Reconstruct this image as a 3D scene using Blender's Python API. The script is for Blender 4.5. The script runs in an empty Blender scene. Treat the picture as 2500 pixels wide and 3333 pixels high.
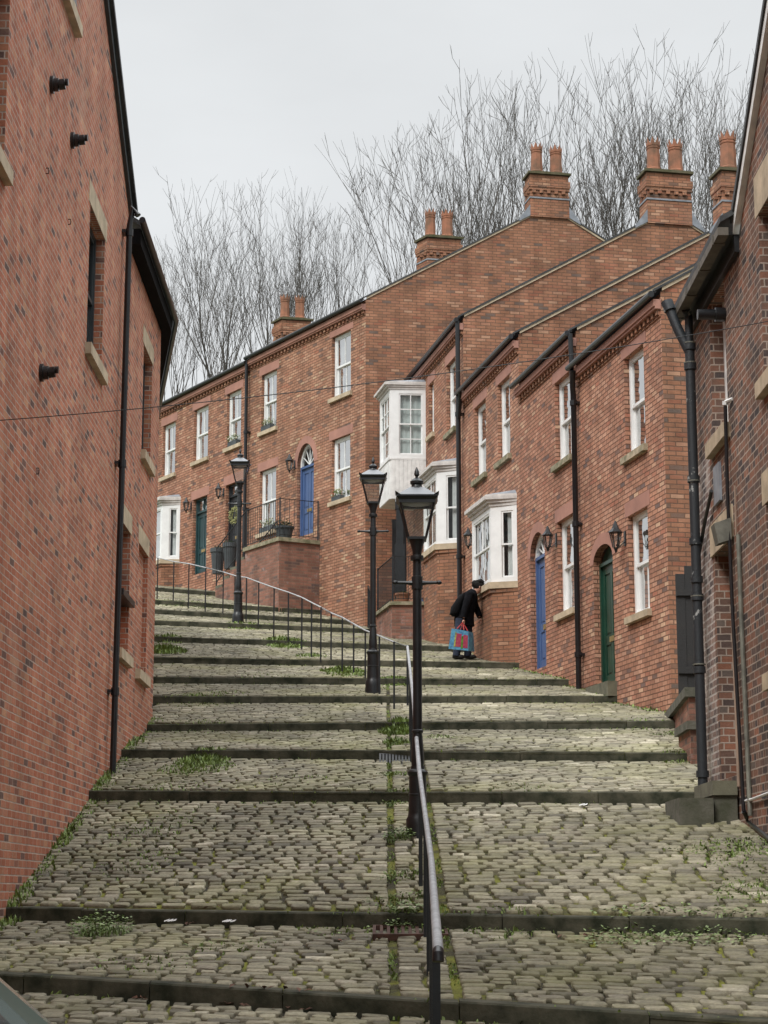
import bpy, math, random
import numpy as np
from mathutils import Vector
random.seed(7); rng = np.random.default_rng(7)
R = math.radians
SC = bpy.context.scene
COL = SC.collection

# ---------------------------------------------------------------- camera model (site survey)
F = 6400.0; CX = 1250.0; CY = 1666.5
TH = math.atan(1233.5 / F); cT, sT = math.cos(TH), math.sin(TH)

def ray(x, y):
    u = x - CX; v = CY - y
    return (u, F * cT - v * sT, F * sT + v * cT)

def at(x, y, Y):
    r = ray(x, y); k = Y / r[1]
    return Vector((r[0] * k, Y, r[2] * k))

class Plane:
    """vertical facade plane: s along it, z up, o out towards the street"""
    def __init__(self, P, d, n):
        self.P = Vector((P[0], P[1], 0)); d = Vector((d[0], d[1], 0)); d.normalize()
        n = Vector((n[0], n[1], 0)); n.normalize(); self.d = d; self.n = n
    def sz(self, x, y, o=0.0):
        r = ray(x, y); A = self.P + self.n * o
        # A + d s = k r
        det = self.d.x * (-r[1]) - (-r[0]) * self.d.y
        bx, by = -A.x, -A.y
        s = (bx * (-r[1]) - (-r[0]) * by) / det
        k = (self.d.x * by - self.d.y * bx) / det
        return s, k * r[2]
    def pt(self, s, z, o=0.0):
        p = self.P + self.d * s + self.n * o
        return Vector((p.x, p.y, z))

def perp(d, side):
    return (d[1] * side, -d[0] * side)

LTd = Vector((-.1961, .9806, 0)).normalized(); G = Vector((.9806, .1961, 0)).normalized()
LT = Plane((4.33, 29.6), LTd, (-.9806, -.1961))
ATd = Vector((-.5145, .8575, 0)).normalized()
AT = Plane((-.468, 48.3), ATd, (-.8575, -.5145))
LW = Plane((-3.366, 2.0), (-.0077, 1), (1, .0077))
RW = Plane((3.55, 2.0), (-.005, 1), (-1, -.005))

# ---------------------------------------------------------------- object helpers
ORG = {}
def setp(o, label=None, cat=None, group=None, kind=None):
    if label: o['label'] = label
    if cat: o['category'] = cat
    if group: o['group'] = group
    if kind: o['kind'] = kind
    return o

def thing(name, label, cat, loc, group=None):
    o = bpy.data.objects.new(name, None); COL.objects.link(o)
    o.location = loc; o.empty_display_size = .3
    ORG[o] = Vector(loc)
    return setp(o, label, cat, group)

class MB:
    def __init__(self): self.v = []; self.f = []
    def add(self, vs, fs):
        n = len(self.v); self.v += [Vector(p) for p in vs]; self.f += [tuple(i + n for i in f) for f in fs]
    def poly(self, *p): self.add(p, [tuple(range(len(p)))])
    def hexa(self, p):
        self.add(p, [(0, 3, 2, 1), (4, 5, 6, 7), (0, 1, 5, 4), (1, 2, 6, 5), (2, 3, 7, 6), (3, 0, 4, 7)])
    def box(self, x0, x1, y0, y1, z0, z1):
        self.hexa([(x0, y0, z0), (x1, y0, z0), (x1, y1, z0), (x0, y1, z0), (x0, y0, z1), (x1, y0, z1), (x1, y1, z1), (x0, y1, z1)])
    def pbox(self, pl, s0, s1, z0, z1, o0, o1):
        self.hexa([pl.pt(s0, z0, o0), pl.pt(s1, z0, o0), pl.pt(s1, z0, o1), pl.pt(s0, z0, o1),
                   pl.pt(s0, z1, o0), pl.pt(s1, z1, o0), pl.pt(s1, z1, o1), pl.pt(s0, z1, o1)])
    def prism(self, base, up):
        n = len(base); up = Vector(up)
        vs = [Vector(b) for b in base] + [Vector(b) + up for b in base]
        fs = [tuple(range(n))[::-1], tuple(range(n, 2 * n))] + [(i, (i + 1) % n, (i + 1) % n + n, i + n) for i in range(n)]
        self.add(vs, fs)
    def bar(self, a, b, w, h=None, up=Vector((0, 0, 1))):
        a = Vector(a); b = Vector(b); h = h or w
        d = (b - a).normalized()
        if abs(d.dot(up)) > .98: up = Vector((0, 1, 0))
        x = d.cross(up).normalized() * (w / 2); z = x.cross(d).normalized() * (h / 2)
        self.hexa([a - x - z, a + x - z, a + x + z, a - x + z, b - x - z, b + x - z, b + x + z, b - x + z])
    def tube(self, pts, r, n=8, cap=True):
        pts = [Vector(p) for p in pts]; m = len(pts)
        rs = r if isinstance(r, (list, tuple)) else [r] * m
        rings = []; prev = None
        for i, p in enumerate(pts):
            d = (pts[min(i + 1, m - 1)] - pts[max(i - 1, 0)]).normalized()
            if prev is None:
                ref = Vector((0, 0, 1)) if abs(d.z) < .9 else Vector((1, 0, 0))
                a = d.cross(ref).normalized()
            else:
                a = (prev - d * prev.dot(d)).normalized()
            prev = a; b = d.cross(a)
            rings.append([p + (a * math.cos(t) + b * math.sin(t)) * rs[i] for t in [2 * math.pi * k / n for k in range(n)]])
        vs = [q for rg in rings for q in rg]; fs = []
        for i in range(m - 1):
            for k in range(n):
                fs.append((i * n + k, i * n + (k + 1) % n, (i + 1) * n + (k + 1) % n, (i + 1) * n + k))
        if cap: fs += [tuple(range(n))[::-1], tuple(range((m - 1) * n, m * n))]
        self.add(vs, fs)
    def lathe(self, prof, c, n=16, rot=0.0, sx=1.0, sy=1.0, ang=0.0):
        c = Vector(c); vs = []; fs = []; m = len(prof); ca, sa = math.cos(ang), math.sin(ang)
        for r, z in prof:
            for k in range(n):
                t = rot + 2 * math.pi * k / n
                x, y = r * math.cos(t) * sx, r * math.sin(t) * sy
                vs.append(c + Vector((x * ca - y * sa, x * sa + y * ca, z)))
        for i in range(m - 1):
            for k in range(n):
                fs.append((i * n + k, i * n + (k + 1) % n, (i + 1) * n + (k + 1) % n, (i + 1) * n + k))
        fs += [tuple(range(n))[::-1], tuple(range((m - 1) * n, m * n))]
        self.add(vs, fs)
    def ball(self, c, rx, ry=None, rz=None, n=10, m=7):
        ry = ry or rx; rz = rz or rx; c = Vector(c)
        prof = []
        vs = []; fs = []
        for i in range(m + 1):
            p = -math.pi / 2 + math.pi * i / m
            for k in range(n):
                t = 2 * math.pi * k / n
                vs.append(c + Vector((rx * math.cos(p) * math.cos(t), ry * math.cos(p) * math.sin(t), rz * math.sin(p))))
        for i in range(m):
            for k in range(n):
                fs.append((i * n + k, i * n + (k + 1) % n, (i + 1) * n + (k + 1) % n, (i + 1) * n + k))
        self.add(vs, fs)
    def build(self, name, mat, parent=None, org=None, smooth=False, angle=35):
        if parent is not None: org = ORG[parent]
        elif org is None:
            xs = [p.x for p in self.v]; ys = [p.y for p in self.v]; zs = [p.z for p in self.v]
            org = Vector(((min(xs) + max(xs)) / 2, (min(ys) + max(ys)) / 2, min(zs)))
        org = Vector(org)
        me = bpy.data.meshes.new(name)
        me.from_pydata([p - org for p in self.v], [], self.f)
        me.update()
        if len(self.f) < 40000:
            uvl = me.uv_layers.new(name='UVMap')
            data = np.zeros(len(me.loops) * 2)
            for p in me.polygons:
                nn = p.normal
                if abs(nn.z) < .7:
                    t = Vector((-nn.y, nn.x, 0)).normalized()
                    if t.x < -1e-3 or (abs(t.x) <= 1e-3 and t.y < 0): t = -t
                    for li in p.loop_indices:
                        w = self.v[me.loops[li].vertex_index]
                        data[2 * li] = w.x * t.x + w.y * t.y; data[2 * li + 1] = w.z
                else:
                    for li in p.loop_indices:
                        w = self.v[me.loops[li].vertex_index]
                        data[2 * li] = w.x; data[2 * li + 1] = w.y
            uvl.data.foreach_set('uv', data)
        if smooth:
            me.shade_smooth(); me.set_sharp_from_angle(angle=R(angle))
        me.materials.append(mat)
        o = bpy.data.objects.new(name, me); COL.objects.link(o)
        if parent is not None:
            o.parent = parent
        else:
            o.location = org
        ORG[o] = org
        return o

def copy_tree(o, parent=None):
    c = o.copy(); COL.objects.link(c)
    if parent is not None: c.parent = parent
    for ch in list(o.children): copy_tree(ch, c)
    return c

# ---------------------------------------------------------------- materials
def nt(name):
    m = bpy.data.materials.new(name); m.use_nodes = True
    n = m.node_tree; b = n.nodes['Principled BSDF']
    return m, n, b, n.nodes.new, n.links.new

def rgba(c): return (c[0], c[1], c[2], 1)

def mat(name, col, rough=.6, metal=0.0, var=.15, scale=3.0, bump=.0, bscale=40, spec=.5, col2=None, thr=.5, coat=0.0, edge=None):
    m, n, b, N, L = nt(name)
    b.inputs['Roughness'].default_value = rough; b.inputs['Metallic'].default_value = metal
    b.inputs['Specular IOR Level'].default_value = spec
    if coat: b.inputs['Coat Weight'].default_value = coat
    tc = N('ShaderNodeTexCoord'); ns = N('ShaderNodeTexNoise'); ns.inputs['Scale'].default_value = scale
    ns.inputs['Detail'].default_value = 8; ns.inputs['Roughness'].default_value = .6
    L(tc.outputs['Object'], ns.inputs['Vector'])
    rp = N('ShaderNodeValToRGB'); e = rp.color_ramp.elements
    c2 = col2 or tuple(max(0, c * (1 - 2 * var)) for c in col)
    e[0].position, e[1].position = edge or (thr - .2, thr + .15)
    e[0].color = rgba(c2); e[1].color = rgba(tuple(min(1, c * (1 + var * .5)) for c in col))
    L(ns.outputs['Fac'], rp.inputs['Fac']); L(rp.outputs['Color'], b.inputs['Base Color'])
    if bump:
        n2 = N('ShaderNodeTexNoise'); n2.inputs['Scale'].default_value = bscale; n2.inputs['Detail'].default_value = 6
        L(tc.outputs['Object'], n2.inputs['Vector'])
        bp = N('ShaderNodeBump'); bp.inputs['Strength'].default_value = bump; bp.inputs['Distance'].default_value = .01
        L(n2.outputs['Fac'], bp.inputs['Height']); L(bp.outputs['Normal'], b.inputs['Normal'])
    return m

def brick(name, cols, mortar, msize=.010, squash=1.0, sqf=2, dirt=.25, patch=None, patch_col=(.5, .45, .4), bump=.6, gain=(1, 1, 1)):
    m, n, b, N, L = nt(name)
    b.inputs['Roughness'].default_value = .85; b.inputs['Specular IOR Level'].default_value = .25
    uv = N('ShaderNodeUVMap'); uv.uv_map = 'UVMap'
    wn = N('ShaderNodeTexNoise'); wn.inputs['Scale'].default_value = 9; wn.inputs['Detail'].default_value = 3
    L(uv.outputs['UV'], wn.inputs['Vector'])
    wa = N('ShaderNodeVectorMath'); wa.operation = 'MULTIPLY_ADD'
    L(wn.outputs['Color'], wa.inputs[0]); wa.inputs[1].default_value = (.012, .012, 0); L(uv.outputs['UV'], wa.inputs[2])
    br = N('ShaderNodeTexBrick'); L(wa.outputs[0], br.inputs['Vector'])
    br.inputs['Color1'].default_value = (0, 0, 0, 1); br.inputs['Color2'].default_value = (1, 1, 1, 1)
    br.inputs['Mortar'].default_value = (.5, .5, .5, 1); br.inputs['Scale'].default_value = 1
    br.inputs['Mortar Size'].default_value = msize; br.inputs['Mortar Smooth'].default_value = .25
    br.inputs['Bias'].default_value = 0; br.inputs['Brick Width'].default_value = .225; br.inputs['Row Height'].default_value = .075
    br.squash = squash; br.squash_frequency = sqf; br.offset = .5
    rp = N('ShaderNodeValToRGB'); cr = rp.color_ramp
    while len(cr.elements) < len(cols): cr.elements.new(.5)
    for e, (p, c) in zip(cr.elements, cols): e.position = p; e.color = rgba((c[0] * gain[0], c[1] * gain[1], c[2] * gain[2]))
    L(br.outputs['Color'], rp.inputs['Fac'])
    # weathering inside the brick faces
    n1 = N('ShaderNodeTexNoise'); n1.inputs['Scale'].default_value = 1.1; n1.inputs['Detail'].default_value = 7; n1.inputs['Roughness'].default_value = .65
    L(uv.outputs['UV'], n1.inputs['Vector'])
    mr = N('ShaderNodeMapRange'); mr.inputs['From Min'].default_value = .3; mr.inputs['From Max'].default_value = .7
    mr.inputs['To Min'].default_value = 1 - dirt; mr.inputs['To Max'].default_value = 1 + dirt * .4
    L(n1.outputs['Fac'], mr.inputs['Value'])
    # rain streaks and broad tone drift
    st = N('ShaderNodeMapping'); st.inputs['Scale'].default_value = (2.2, .16, 1); L(uv.outputs['UV'], st.inputs['Vector'])
    ns_ = N('ShaderNodeTexNoise'); ns_.inputs['Scale'].default_value = 1.5; ns_.inputs['Detail'].default_value = 6; ns_.inputs['Roughness'].default_value = .6; L(st.outputs[0], ns_.inputs['Vector'])
    ms = N('ShaderNodeMapRange'); ms.inputs['From Min'].default_value = .35; ms.inputs['From Max'].default_value = .6; ms.inputs['To Min'].default_value = .80; ms.inputs['To Max'].default_value = 1.04; L(ns_.outputs['Fac'], ms.inputs['Value'])
    mm_ = N('ShaderNodeMath'); mm_.operation = 'MULTIPLY'; L(mr.outputs[0], mm_.inputs[0]); L(ms.outputs[0], mm_.inputs[1]); mr = mm_
    n3 = N('ShaderNodeTexNoise'); n3.inputs['Scale'].default_value = 38; n3.inputs['Detail'].default_value = 4
    L(uv.outputs['UV'], n3.inputs['Vector'])
    mr3 = N('ShaderNodeMapRange'); mr3.inputs['To Min'].default_value = .8; mr3.inputs['To Max'].default_value = 1.2
    L(n3.outputs['Fac'], mr3.inputs['Value'])
    mu = N('ShaderNodeMath'); mu.operation = 'MULTIPLY'; L(mr.outputs[0], mu.inputs[0]); L(mr3.outputs[0], mu.inputs[1])
    mx = N('ShaderNodeMix'); mx.data_type = 'RGBA'; L(br.outputs['Fac'], mx.inputs[0]); L(rp.outputs['Color'], mx.inputs[6])
    mx.inputs[7].default_value = rgba(mortar)
    vm = N('ShaderNodeVectorMath'); vm.operation = 'SCALE'; L(mx.outputs[2], vm.inputs[0]); L(mu.outputs[0], vm.inputs['Scale'])
    out = vm.outputs[0]
    if patch:
        n4 = N('ShaderNodeTexNoise'); n4.inputs['Scale'].default_value = patch[0]; n4.inputs['Detail'].default_value = 9; n4.inputs['Roughness'].default_value = .7
        L(uv.outputs['UV'], n4.inputs['Vector'])
        r4 = N('ShaderNodeMapRange'); r4.inputs['From Min'].default_value = patch[1]; r4.inputs['From Max'].default_value = patch[1] + .12
        r4.inputs['To Max'].default_value = patch[2]; L(n4.outputs['Fac'], r4.inputs['Value'])
        m4 = N('ShaderNodeMix'); m4.data_type = 'RGBA'; L(r4.outputs[0], m4.inputs[0]); L(out, m4.inputs[6]); m4.inputs[7].default_value = rgba(patch_col)
        out = m4.outputs[2]
    L(out, b.inputs['Base Color'])
    inv = N('ShaderNodeMath'); inv.operation = 'MULTIPLY_ADD'; L(br.outputs['Fac'], inv.inputs[0]); inv.inputs[1].default_value = -1.0
    ad = N('ShaderNodeMath'); ad.operation = 'MULTIPLY'; L(n3.outputs['Fac'], ad.inputs[0]); ad.inputs[1].default_value = .6
    L(ad.outputs[0], inv.inputs[2])
    bp = N('ShaderNodeBump'); bp.inputs['Strength'].default_value = bump; bp.inputs['Distance'].default_value = .012
    L(inv.outputs[0], bp.inputs['Height']); L(bp.outputs['Normal'], b.inputs['Normal'])
    return m

M = {}
TCOLS = [(0, (.19, .12, .105)), (.04, (.26, .14, .105)), (.10, (.38, .175, .115)), (.4, (.45, .20, .125)), (.62, (.50, .235, .15)), (.82, (.56, .29, .195)), (.92, (.43, .16, .10)), (.98, (.62, .37, .24))]
for key, gn in (('brick_t', (1.0, 1.0, 1.0)), ('brick_t2', (.97, .95, .95)), ('brick_t3', (1.02, 1.05, 1.04)), ('brick_t4', (.93, .92, .90)), ('brick_t5', (.90, .93, .90))):
    M[key] = brick('terrace brick ' + key[7:], TCOLS, (.16, .085, .055), .009, dirt=.30, patch=(.7 + .2 * len(key), .58, .4), patch_col=(.30, .155, .11), bump=.9, gain=(gn[0] * 1.0, gn[1] * 1.09, gn[2] * 1.12))  # brown mortar, darkened further to paint in the shadow under each brick row
M['brick_g'] = brick('gable brick', [(0, (.16, .115, .095)), (.04, (.22, .125, .09)), (.10, (.31, .145, .085)), (.45, (.37, .165, .095)), (.68, (.42, .195, .115)), (.86, (.33, .125, .075)), (.96, (.50, .27, .17))],
                     (.18, .105, .07), .009, dirt=.38, patch=(1.0, .56, .5), patch_col=(.21, .12, .085), gain=(.97, 1.03, 1.04))
M['brick_l'] = brick('left wall brick', [(0, (.13, .085, .08)), (.05, (.20, .105, .09)), (.12, (.37, .135, .085)), (.35, (.43, .165, .105)), (.6, (.48, .205, .135)), (.8, (.38, .125, .075)), (.93, (.52, .27, .17)), (1, (.30, .13, .095))],
                     (.52, .40, .33), .0075, dirt=.26, patch=(.8, .56, .45), patch_col=(.45, .29, .21), gain=(1.12, 1.07, .98))
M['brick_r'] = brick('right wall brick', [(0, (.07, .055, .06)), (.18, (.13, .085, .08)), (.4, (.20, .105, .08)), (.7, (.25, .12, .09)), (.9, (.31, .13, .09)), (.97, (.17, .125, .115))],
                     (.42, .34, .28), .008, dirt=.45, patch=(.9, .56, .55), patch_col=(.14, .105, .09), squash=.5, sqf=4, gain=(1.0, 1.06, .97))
M['brick_w'] = brick('whitened brick', [(0, (.12, .10, .10)), (.4, (.24, .17, .15)), (.8, (.36, .26, .22))],
                     (.55, .50, .46), .012, dirt=.4, patch=(2.5, .5, .8), patch_col=(.55, .50, .45))
M['brick_p'] = brick('porch brick', [(0, (.14, .10, .09)), (.2, (.24, .125, .09)), (.6, (.30, .14, .10)), (1, (.35, .175, .125))],
                     (.24, .16, .12), .009, dirt=.35, patch=(1.3, .56, .6), patch_col=(.46, .38, .36))
M['sand'] = mat('red sandstone', (.40, .20, .15), .8, var=.12, scale=2, bump=.2)
M['cream'] = mat('cream stone', (.52, .42, .29), .8, var=.18, scale=4, bump=.25)
M['sill'] = mat('weathered sill stone', (.45, .37, .26), .85, var=.3, scale=5, bump=.4, col2=(.16, .15, .09))
M['sill_moss'] = mat('mossy sill stone', (.30, .26, .18), .9, var=.3, scale=7, bump=.5, col2=(.09, .10, .045))
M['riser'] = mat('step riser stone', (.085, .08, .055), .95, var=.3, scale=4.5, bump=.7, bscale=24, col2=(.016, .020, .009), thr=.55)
M['white'] = mat('white gloss paint', (.82, .83, .82), .35, var=.05, scale=4)
M['white2'] = mat('weathered white paint', (.78, .78, .76), .55, var=.12, scale=5)
M['cornice'] = mat('grey white cornice paint', (.60, .57, .54), .6, var=.15, scale=6)
M['black'] = mat('black iron paint', (.012, .014, .016), .38, var=.3, scale=6, bump=.1)
M['blackp'] = mat('black plastic pipe', (.012, .013, .015), .3, var=.2, scale=2)
M['pipe_old'] = mat('old peeling black pipe', (.018, .022, .026), .55, var=.3, scale=5, bump=.3, col2=(.34, .35, .34), edge=(.33, .37))
M['rail'] = mat('galvanised rail', (.40, .41, .42), .65, metal=.1, var=.2, scale=9)
M['soffit'] = mat('black soffit paint', (.010, .010, .011), .95, spec=.1, var=.1)
M['slate'] = mat('slate', (.045, .048, .05), .6, var=.3, scale=3, bump=.4)
M['lead'] = mat('lead', (.25, .27, .30), .5, var=.2, scale=5)
M['terra'] = mat('terracotta', (.30, .125, .07), .85, var=.3, scale=3, bump=.3, col2=(.13, .08, .05), thr=.48)
M['capst'] = mat('mossy chimney cap', (.10, .085, .05), .95, var=.4, scale=5, bump=.6, col2=(.05, .055, .02))
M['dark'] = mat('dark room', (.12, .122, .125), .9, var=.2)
M['curtain'] = mat('net curtain', (.58, .60, .60), .9, var=.1, scale=8)
M['curtain2'] = mat('grey blind', (.42, .47, .46), .9, var=.1, scale=3)
M['blue'] = mat('blue door paint', (.07, .125, .27), .4, var=.1, scale=2)
M['green'] = mat('green door paint', (.012, .055, .035), .35, var=.2, scale=2)
M['teal'] = mat('dark teal door paint', (.02, .06, .065), .4, var=.2, scale=2)
M['bdoor'] = mat('near black door paint', (.022, .026, .03), .4, var=.2, scale=2)
M['brass'] = mat('brass', (.45, .33, .14), .4, metal=.7, var=.2)
M['greyfr'] = mat('dark grey window paint', (.035, .045, .05), .4, var=.15)
M['board'] = mat('black stained boards', (.018, .018, .018), .6, var=.4, scale=3, bump=.3, col2=(.04, .035, .028), thr=.3)
M['concrete'] = mat('dark render', (.11, .105, .085), .95, var=.3, scale=5, bump=.6, col2=(.05, .055, .03))
M['stonestep'] = mat('greenish step stone', (.15, .145, .10), .9, var=.25, scale=4, bump=.4)
M['conduit'] = mat('grey conduit', (.17, .17, .14), .6, var=.25, scale=8)
M['bark'] = mat('bare bark', (.07, .062, .053), .9, var=.2, scale=2)
M['bark2'] = mat('dark bark', (.045, .040, .034), .9, var=.2, scale=2)
M['gutter_r'] = mat('weathered brown gutter', (.14, .125, .10), .6, var=.3, scale=4)
M['bag'] = mat('black bin bag plastic', (.012, .013, .014), .25, var=.2, bump=.6, bscale=14)
M['plant'] = mat('plant leaves', (.06, .10, .03), .6, var=.3, scale=9)
M['weed'] = mat('weed leaves', (.19, .27, .06), .6, var=.35, scale=7)
M['leaf2'] = mat('broad weed leaves', (.26, .36, .13), .6, var=.35, scale=9)
M['flower'] = mat('pale flowers', (.55, .52, .40), .7, var=.3, scale=20)
M['iron'] = mat('rusty iron', (.09, .04, .025), .8, var=.3, scale=12)
M['potgrey'] = mat('grey planter', (.06, .07, .075), .6, var=.2)
M['litter'] = mat('white litter', (.7, .7, .68), .8, var=.1)

def glass_mat():
    m = bpy.data.materials.new('window glass'); m.use_nodes = True; n = m.node_tree; n.nodes.clear()
    o = n.nodes.new('ShaderNodeOutputMaterial'); g = n.nodes.new('ShaderNodeBsdfGlossy'); t = n.nodes.new('ShaderNodeBsdfTransparent')
    mx = n.nodes.new('ShaderNodeMixShader'); fr = n.nodes.new('ShaderNodeFresnel'); fr.inputs['IOR'].default_value = 1.5
    g.inputs['Roughness'].default_value = .03
    gn = n.nodes.new('ShaderNodeTexNoise'); gn.inputs['Scale'].default_value = 2.2; gt_ = n.nodes.new('ShaderNodeTexCoord'); gb_ = n.nodes.new('ShaderNodeBump'); gb_.inputs['Strength'].default_value = .25; gb_.inputs['Distance'].default_value = .05
    n.links.new(gt_.outputs['Object'], gn.inputs['Vector']); n.links.new(gn.outputs['Fac'], gb_.inputs['Height']); n.links.new(gb_.outputs['Normal'], g.inputs['Normal'])
    t.inputs['Color'].default_value = (.95, .97, .96, 1)
    mp = n.nodes.new('ShaderNodeMath'); mp.operation = 'MULTIPLY_ADD'; mp.inputs[1].default_value = .75; mp.inputs[2].default_value = .02
    n.links.new(fr.outputs[0], mp.inputs[0]); n.links.new(mp.outputs[0], mx.inputs[0]); n.links.new(t.outputs[0], mx.inputs[1]); n.links.new(g.outputs[0], mx.inputs[2])
    n.links.new(mx.outputs[0], o.inputs[0])
    return m
M['glass'] = glass_mat()

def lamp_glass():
    m = M['glass'].copy(); m.name = 'lamp glass with painted sheen'; n = m.node_tree; o = [q for q in n.nodes if q.type == 'OUTPUT_MATERIAL'][0]; src = o.inputs[0].links[0].from_socket
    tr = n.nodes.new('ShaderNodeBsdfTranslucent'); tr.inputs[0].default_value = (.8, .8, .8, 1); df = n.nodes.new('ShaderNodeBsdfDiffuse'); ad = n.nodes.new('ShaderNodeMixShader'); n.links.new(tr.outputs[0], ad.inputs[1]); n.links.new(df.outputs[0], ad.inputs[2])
    mx = n.nodes.new('ShaderNodeMixShader'); mx.inputs[0].default_value = .07; n.links.new(src, mx.inputs[1]); n.links.new(ad.outputs[0], mx.inputs[2]); n.links.new(mx.outputs[0], o.inputs[0]); return m  # white mixed into the glass stands for pale reflections on the panes
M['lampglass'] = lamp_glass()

def sett_mat():
    m, n, b, N, L = nt('gritstone setts')
    b.inputs['Roughness'].default_value = .85; b.inputs['Specular IOR Level'].default_value = .3
    g = N('ShaderNodeNewGeometry'); rp = N('ShaderNodeValToRGB'); cr = rp.color_ramp
    cols = [(0, (.14, .128, .096)), (.12, (.20, .184, .132)), (.35, (.245, .226, .16)), (.6, (.285, .263, .186)), (.8, (.335, .308, .22)), (.92, (.23, .205, .152)), (1, (.50, .46, .35))]
    while len(cr.elements) < len(cols): cr.elements.new(.5)
    for e, (p, c) in zip(cr.elements, cols): e.position = p; e.color = rgba(c)
    L(g.outputs['Random Per Island'], rp.inputs['Fac'])
    tc = N('ShaderNodeTexCoord')
    n1 = N('ShaderNodeTexNoise'); n1.inputs['Scale'].default_value = 22; n1.inputs['Detail'].default_value = 6; n1.inputs['Roughness'].default_value = .7
    L(tc.outputs['Object'], n1.inputs['Vector'])
    r1 = N('ShaderNodeMapRange'); r1.inputs['From Min'].default_value = .3; r1.inputs['From Max'].default_value = .7; r1.inputs['To Min'].default_value = .62; r1.inputs['To Max'].default_value = 1.3; L(n1.outputs['Fac'], r1.inputs['Value'])
    vm = N('ShaderNodeVectorMath'); vm.operation = 'SCALE'; L(rp.outputs['Color'], vm.inputs[0]); L(r1.outputs[0], vm.inputs['Scale'])
    # moss film in patches
    n2 = N('ShaderNodeTexNoise'); n2.inputs['Scale'].default_value = .75; n2.inputs['Detail'].default_value = 9; n2.inputs['Roughness'].default_value = .68
    L(tc.outputs['Object'], n2.inputs['Vector'])
    r2 = N('ShaderNodeMapRange'); r2.inputs['From Min'].default_value = .47; r2.inputs['From Max'].default_value = .68; r2.inputs['To Max'].default_value = .42; L(n2.outputs['Fac'], r2.inputs['Value'])
    mx = N('ShaderNodeMix'); mx.data_type = 'RGBA'; L(r2.outputs[0], mx.inputs[0]); L(vm.outputs[0], mx.inputs[6]); mx.inputs[7].default_value = (.24, .24, .075, 1)
    # damp dark stains
    n3 = N('ShaderNodeTexNoise'); n3.inputs['Scale'].default_value = .45; n3.inputs['Detail'].default_value = 5
    mp = N('ShaderNodeVectorMath'); mp.operation = 'ADD'; mp.inputs[1].default_value = (31, 12, 5); L(tc.outputs['Object'], mp.inputs[0]); L(mp.outputs[0], n3.inputs['Vector'])
    r3 = N('ShaderNodeMapRange'); r3.inputs['From Min'].default_value = .36; r3.inputs['From Max'].default_value = .62; r3.inputs['To Min'].default_value = .68; r3.inputs['To Max'].default_value = 1.1; L(n3.outputs['Fac'], r3.inputs['Value'])
    v2 = N('ShaderNodeVectorMath'); v2.operation = 'SCALE'; L(mx.outputs[2], v2.inputs[0]); L(r3.outputs[0], v2.inputs['Scale'])
    L(v2.outputs[0], b.inputs['Base Color'])
    bp = N('ShaderNodeBump'); bp.inputs['Strength'].default_value = .5; bp.inputs['Distance'].default_value = .012; L(n1.outputs['Fac'], bp.inputs['Height']); L(bp.outputs['Normal'], b.inputs['Normal'])
    return m
M['sett'] = sett_mat()

def soil_mat():
    m, n, b, N, L = nt('mossy joint soil')
    b.inputs['Roughness'].default_value = 1
    tc = N('ShaderNodeTexCoord'); n1 = N('ShaderNodeTexNoise'); n1.inputs['Scale'].default_value = 1.1; n1.inputs['Detail'].default_value = 9; n1.inputs['Roughness'].default_value = .72
    L(tc.outputs['Object'], n1.inputs['Vector'])
    rp = N('ShaderNodeValToRGB'); cr = rp.color_ramp
    cols = [(.38, (.035, .028, .018)), (.48, (.06, .055, .022)), (.56, (.15, .15, .022)), (.68, (.22, .23, .03))]
    while len(cr.elements) < 4: cr.elements.new(.5)
    for e, (p, c) in zip(cr.elements, cols): e.position = p; e.color = rgba(c)
    L(n1.outputs['Fac'], rp.inputs['Fac']); L(rp.outputs['Color'], b.inputs['Base Color'])
    n2 = N('ShaderNodeTexNoise'); n2.inputs['Scale'].default_value = 60; L(tc.outputs['Object'], n2.inputs['Vector'])
    bp = N('ShaderNodeBump'); bp.inputs['Strength'].default_value = .8; bp.inputs['Distance'].default_value = .02; L(n2.outputs['Fac'], bp.inputs['Height']); L(bp.outputs['Normal'], b.inputs['Normal'])
    return m
M['soil'] = soil_mat()

# ---------------------------------------------------------------- the stepped street
RISE = .115
STEPS = []   # XL,YL,hL,XR,YR,hR : top edge of every stone riser
def P3(p): return (p.x, p.y, p.z)
def onpl(pl, x, y):
    s, z = pl.sz(x, y); return P3(pl.pt(s, z))
def addstep(a, b): STEPS.append((*a, *b))
addstep(P3(at(0, 3167, 14.4)), P3(at(2500, 3323, 12.2)))
addstep(onpl(LW, 20, 2954), P3(at(2500, 2991, 14.8)))
addstep(onpl(LW, 290, 2573), P3(at(2267, 2579, 20.6)))
addstep(onpl(LW, 395, 2438), P3(at(2230, 2449, 24.6)))
addstep(onpl(LW, 478, 2356), P3(at(2188, 2344, 28.2)))
def level(xl, yl, b):
    r = ray(xl, yl); Y = b[2] * r[1] / r[2]
    addstep(P3(at(xl, yl, Y)), b)
level(502, 2266, onpl(LT, 2009, 2264))
level(500, 2203, onpl(LT, 1851, 2211))
level(500, 2139, onpl(LT, 1690, 2157))
level(505, 2070, onpl(LT, 1530, 2106))
level(505, 2019, onpl(LT, 1370, 2052))
level(505, 1983, onpl(AT, 1141, 2019))
level(508, 1952, onpl(AT, 1045, 1986))
level(508, 1911, onpl(AT, 762, 1931))
addstep((-8.2, 58.5, 9.25), (-6.3, 59.4, 9.25))
for s in STEPS: print('STEP', [round(q, 2) for q in s])
def stepY(i, X):
    a = STEPS[i]; return a[1] + (X - a[0]) / (a[3] - a[0]) * (a[4] - a[1])
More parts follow.
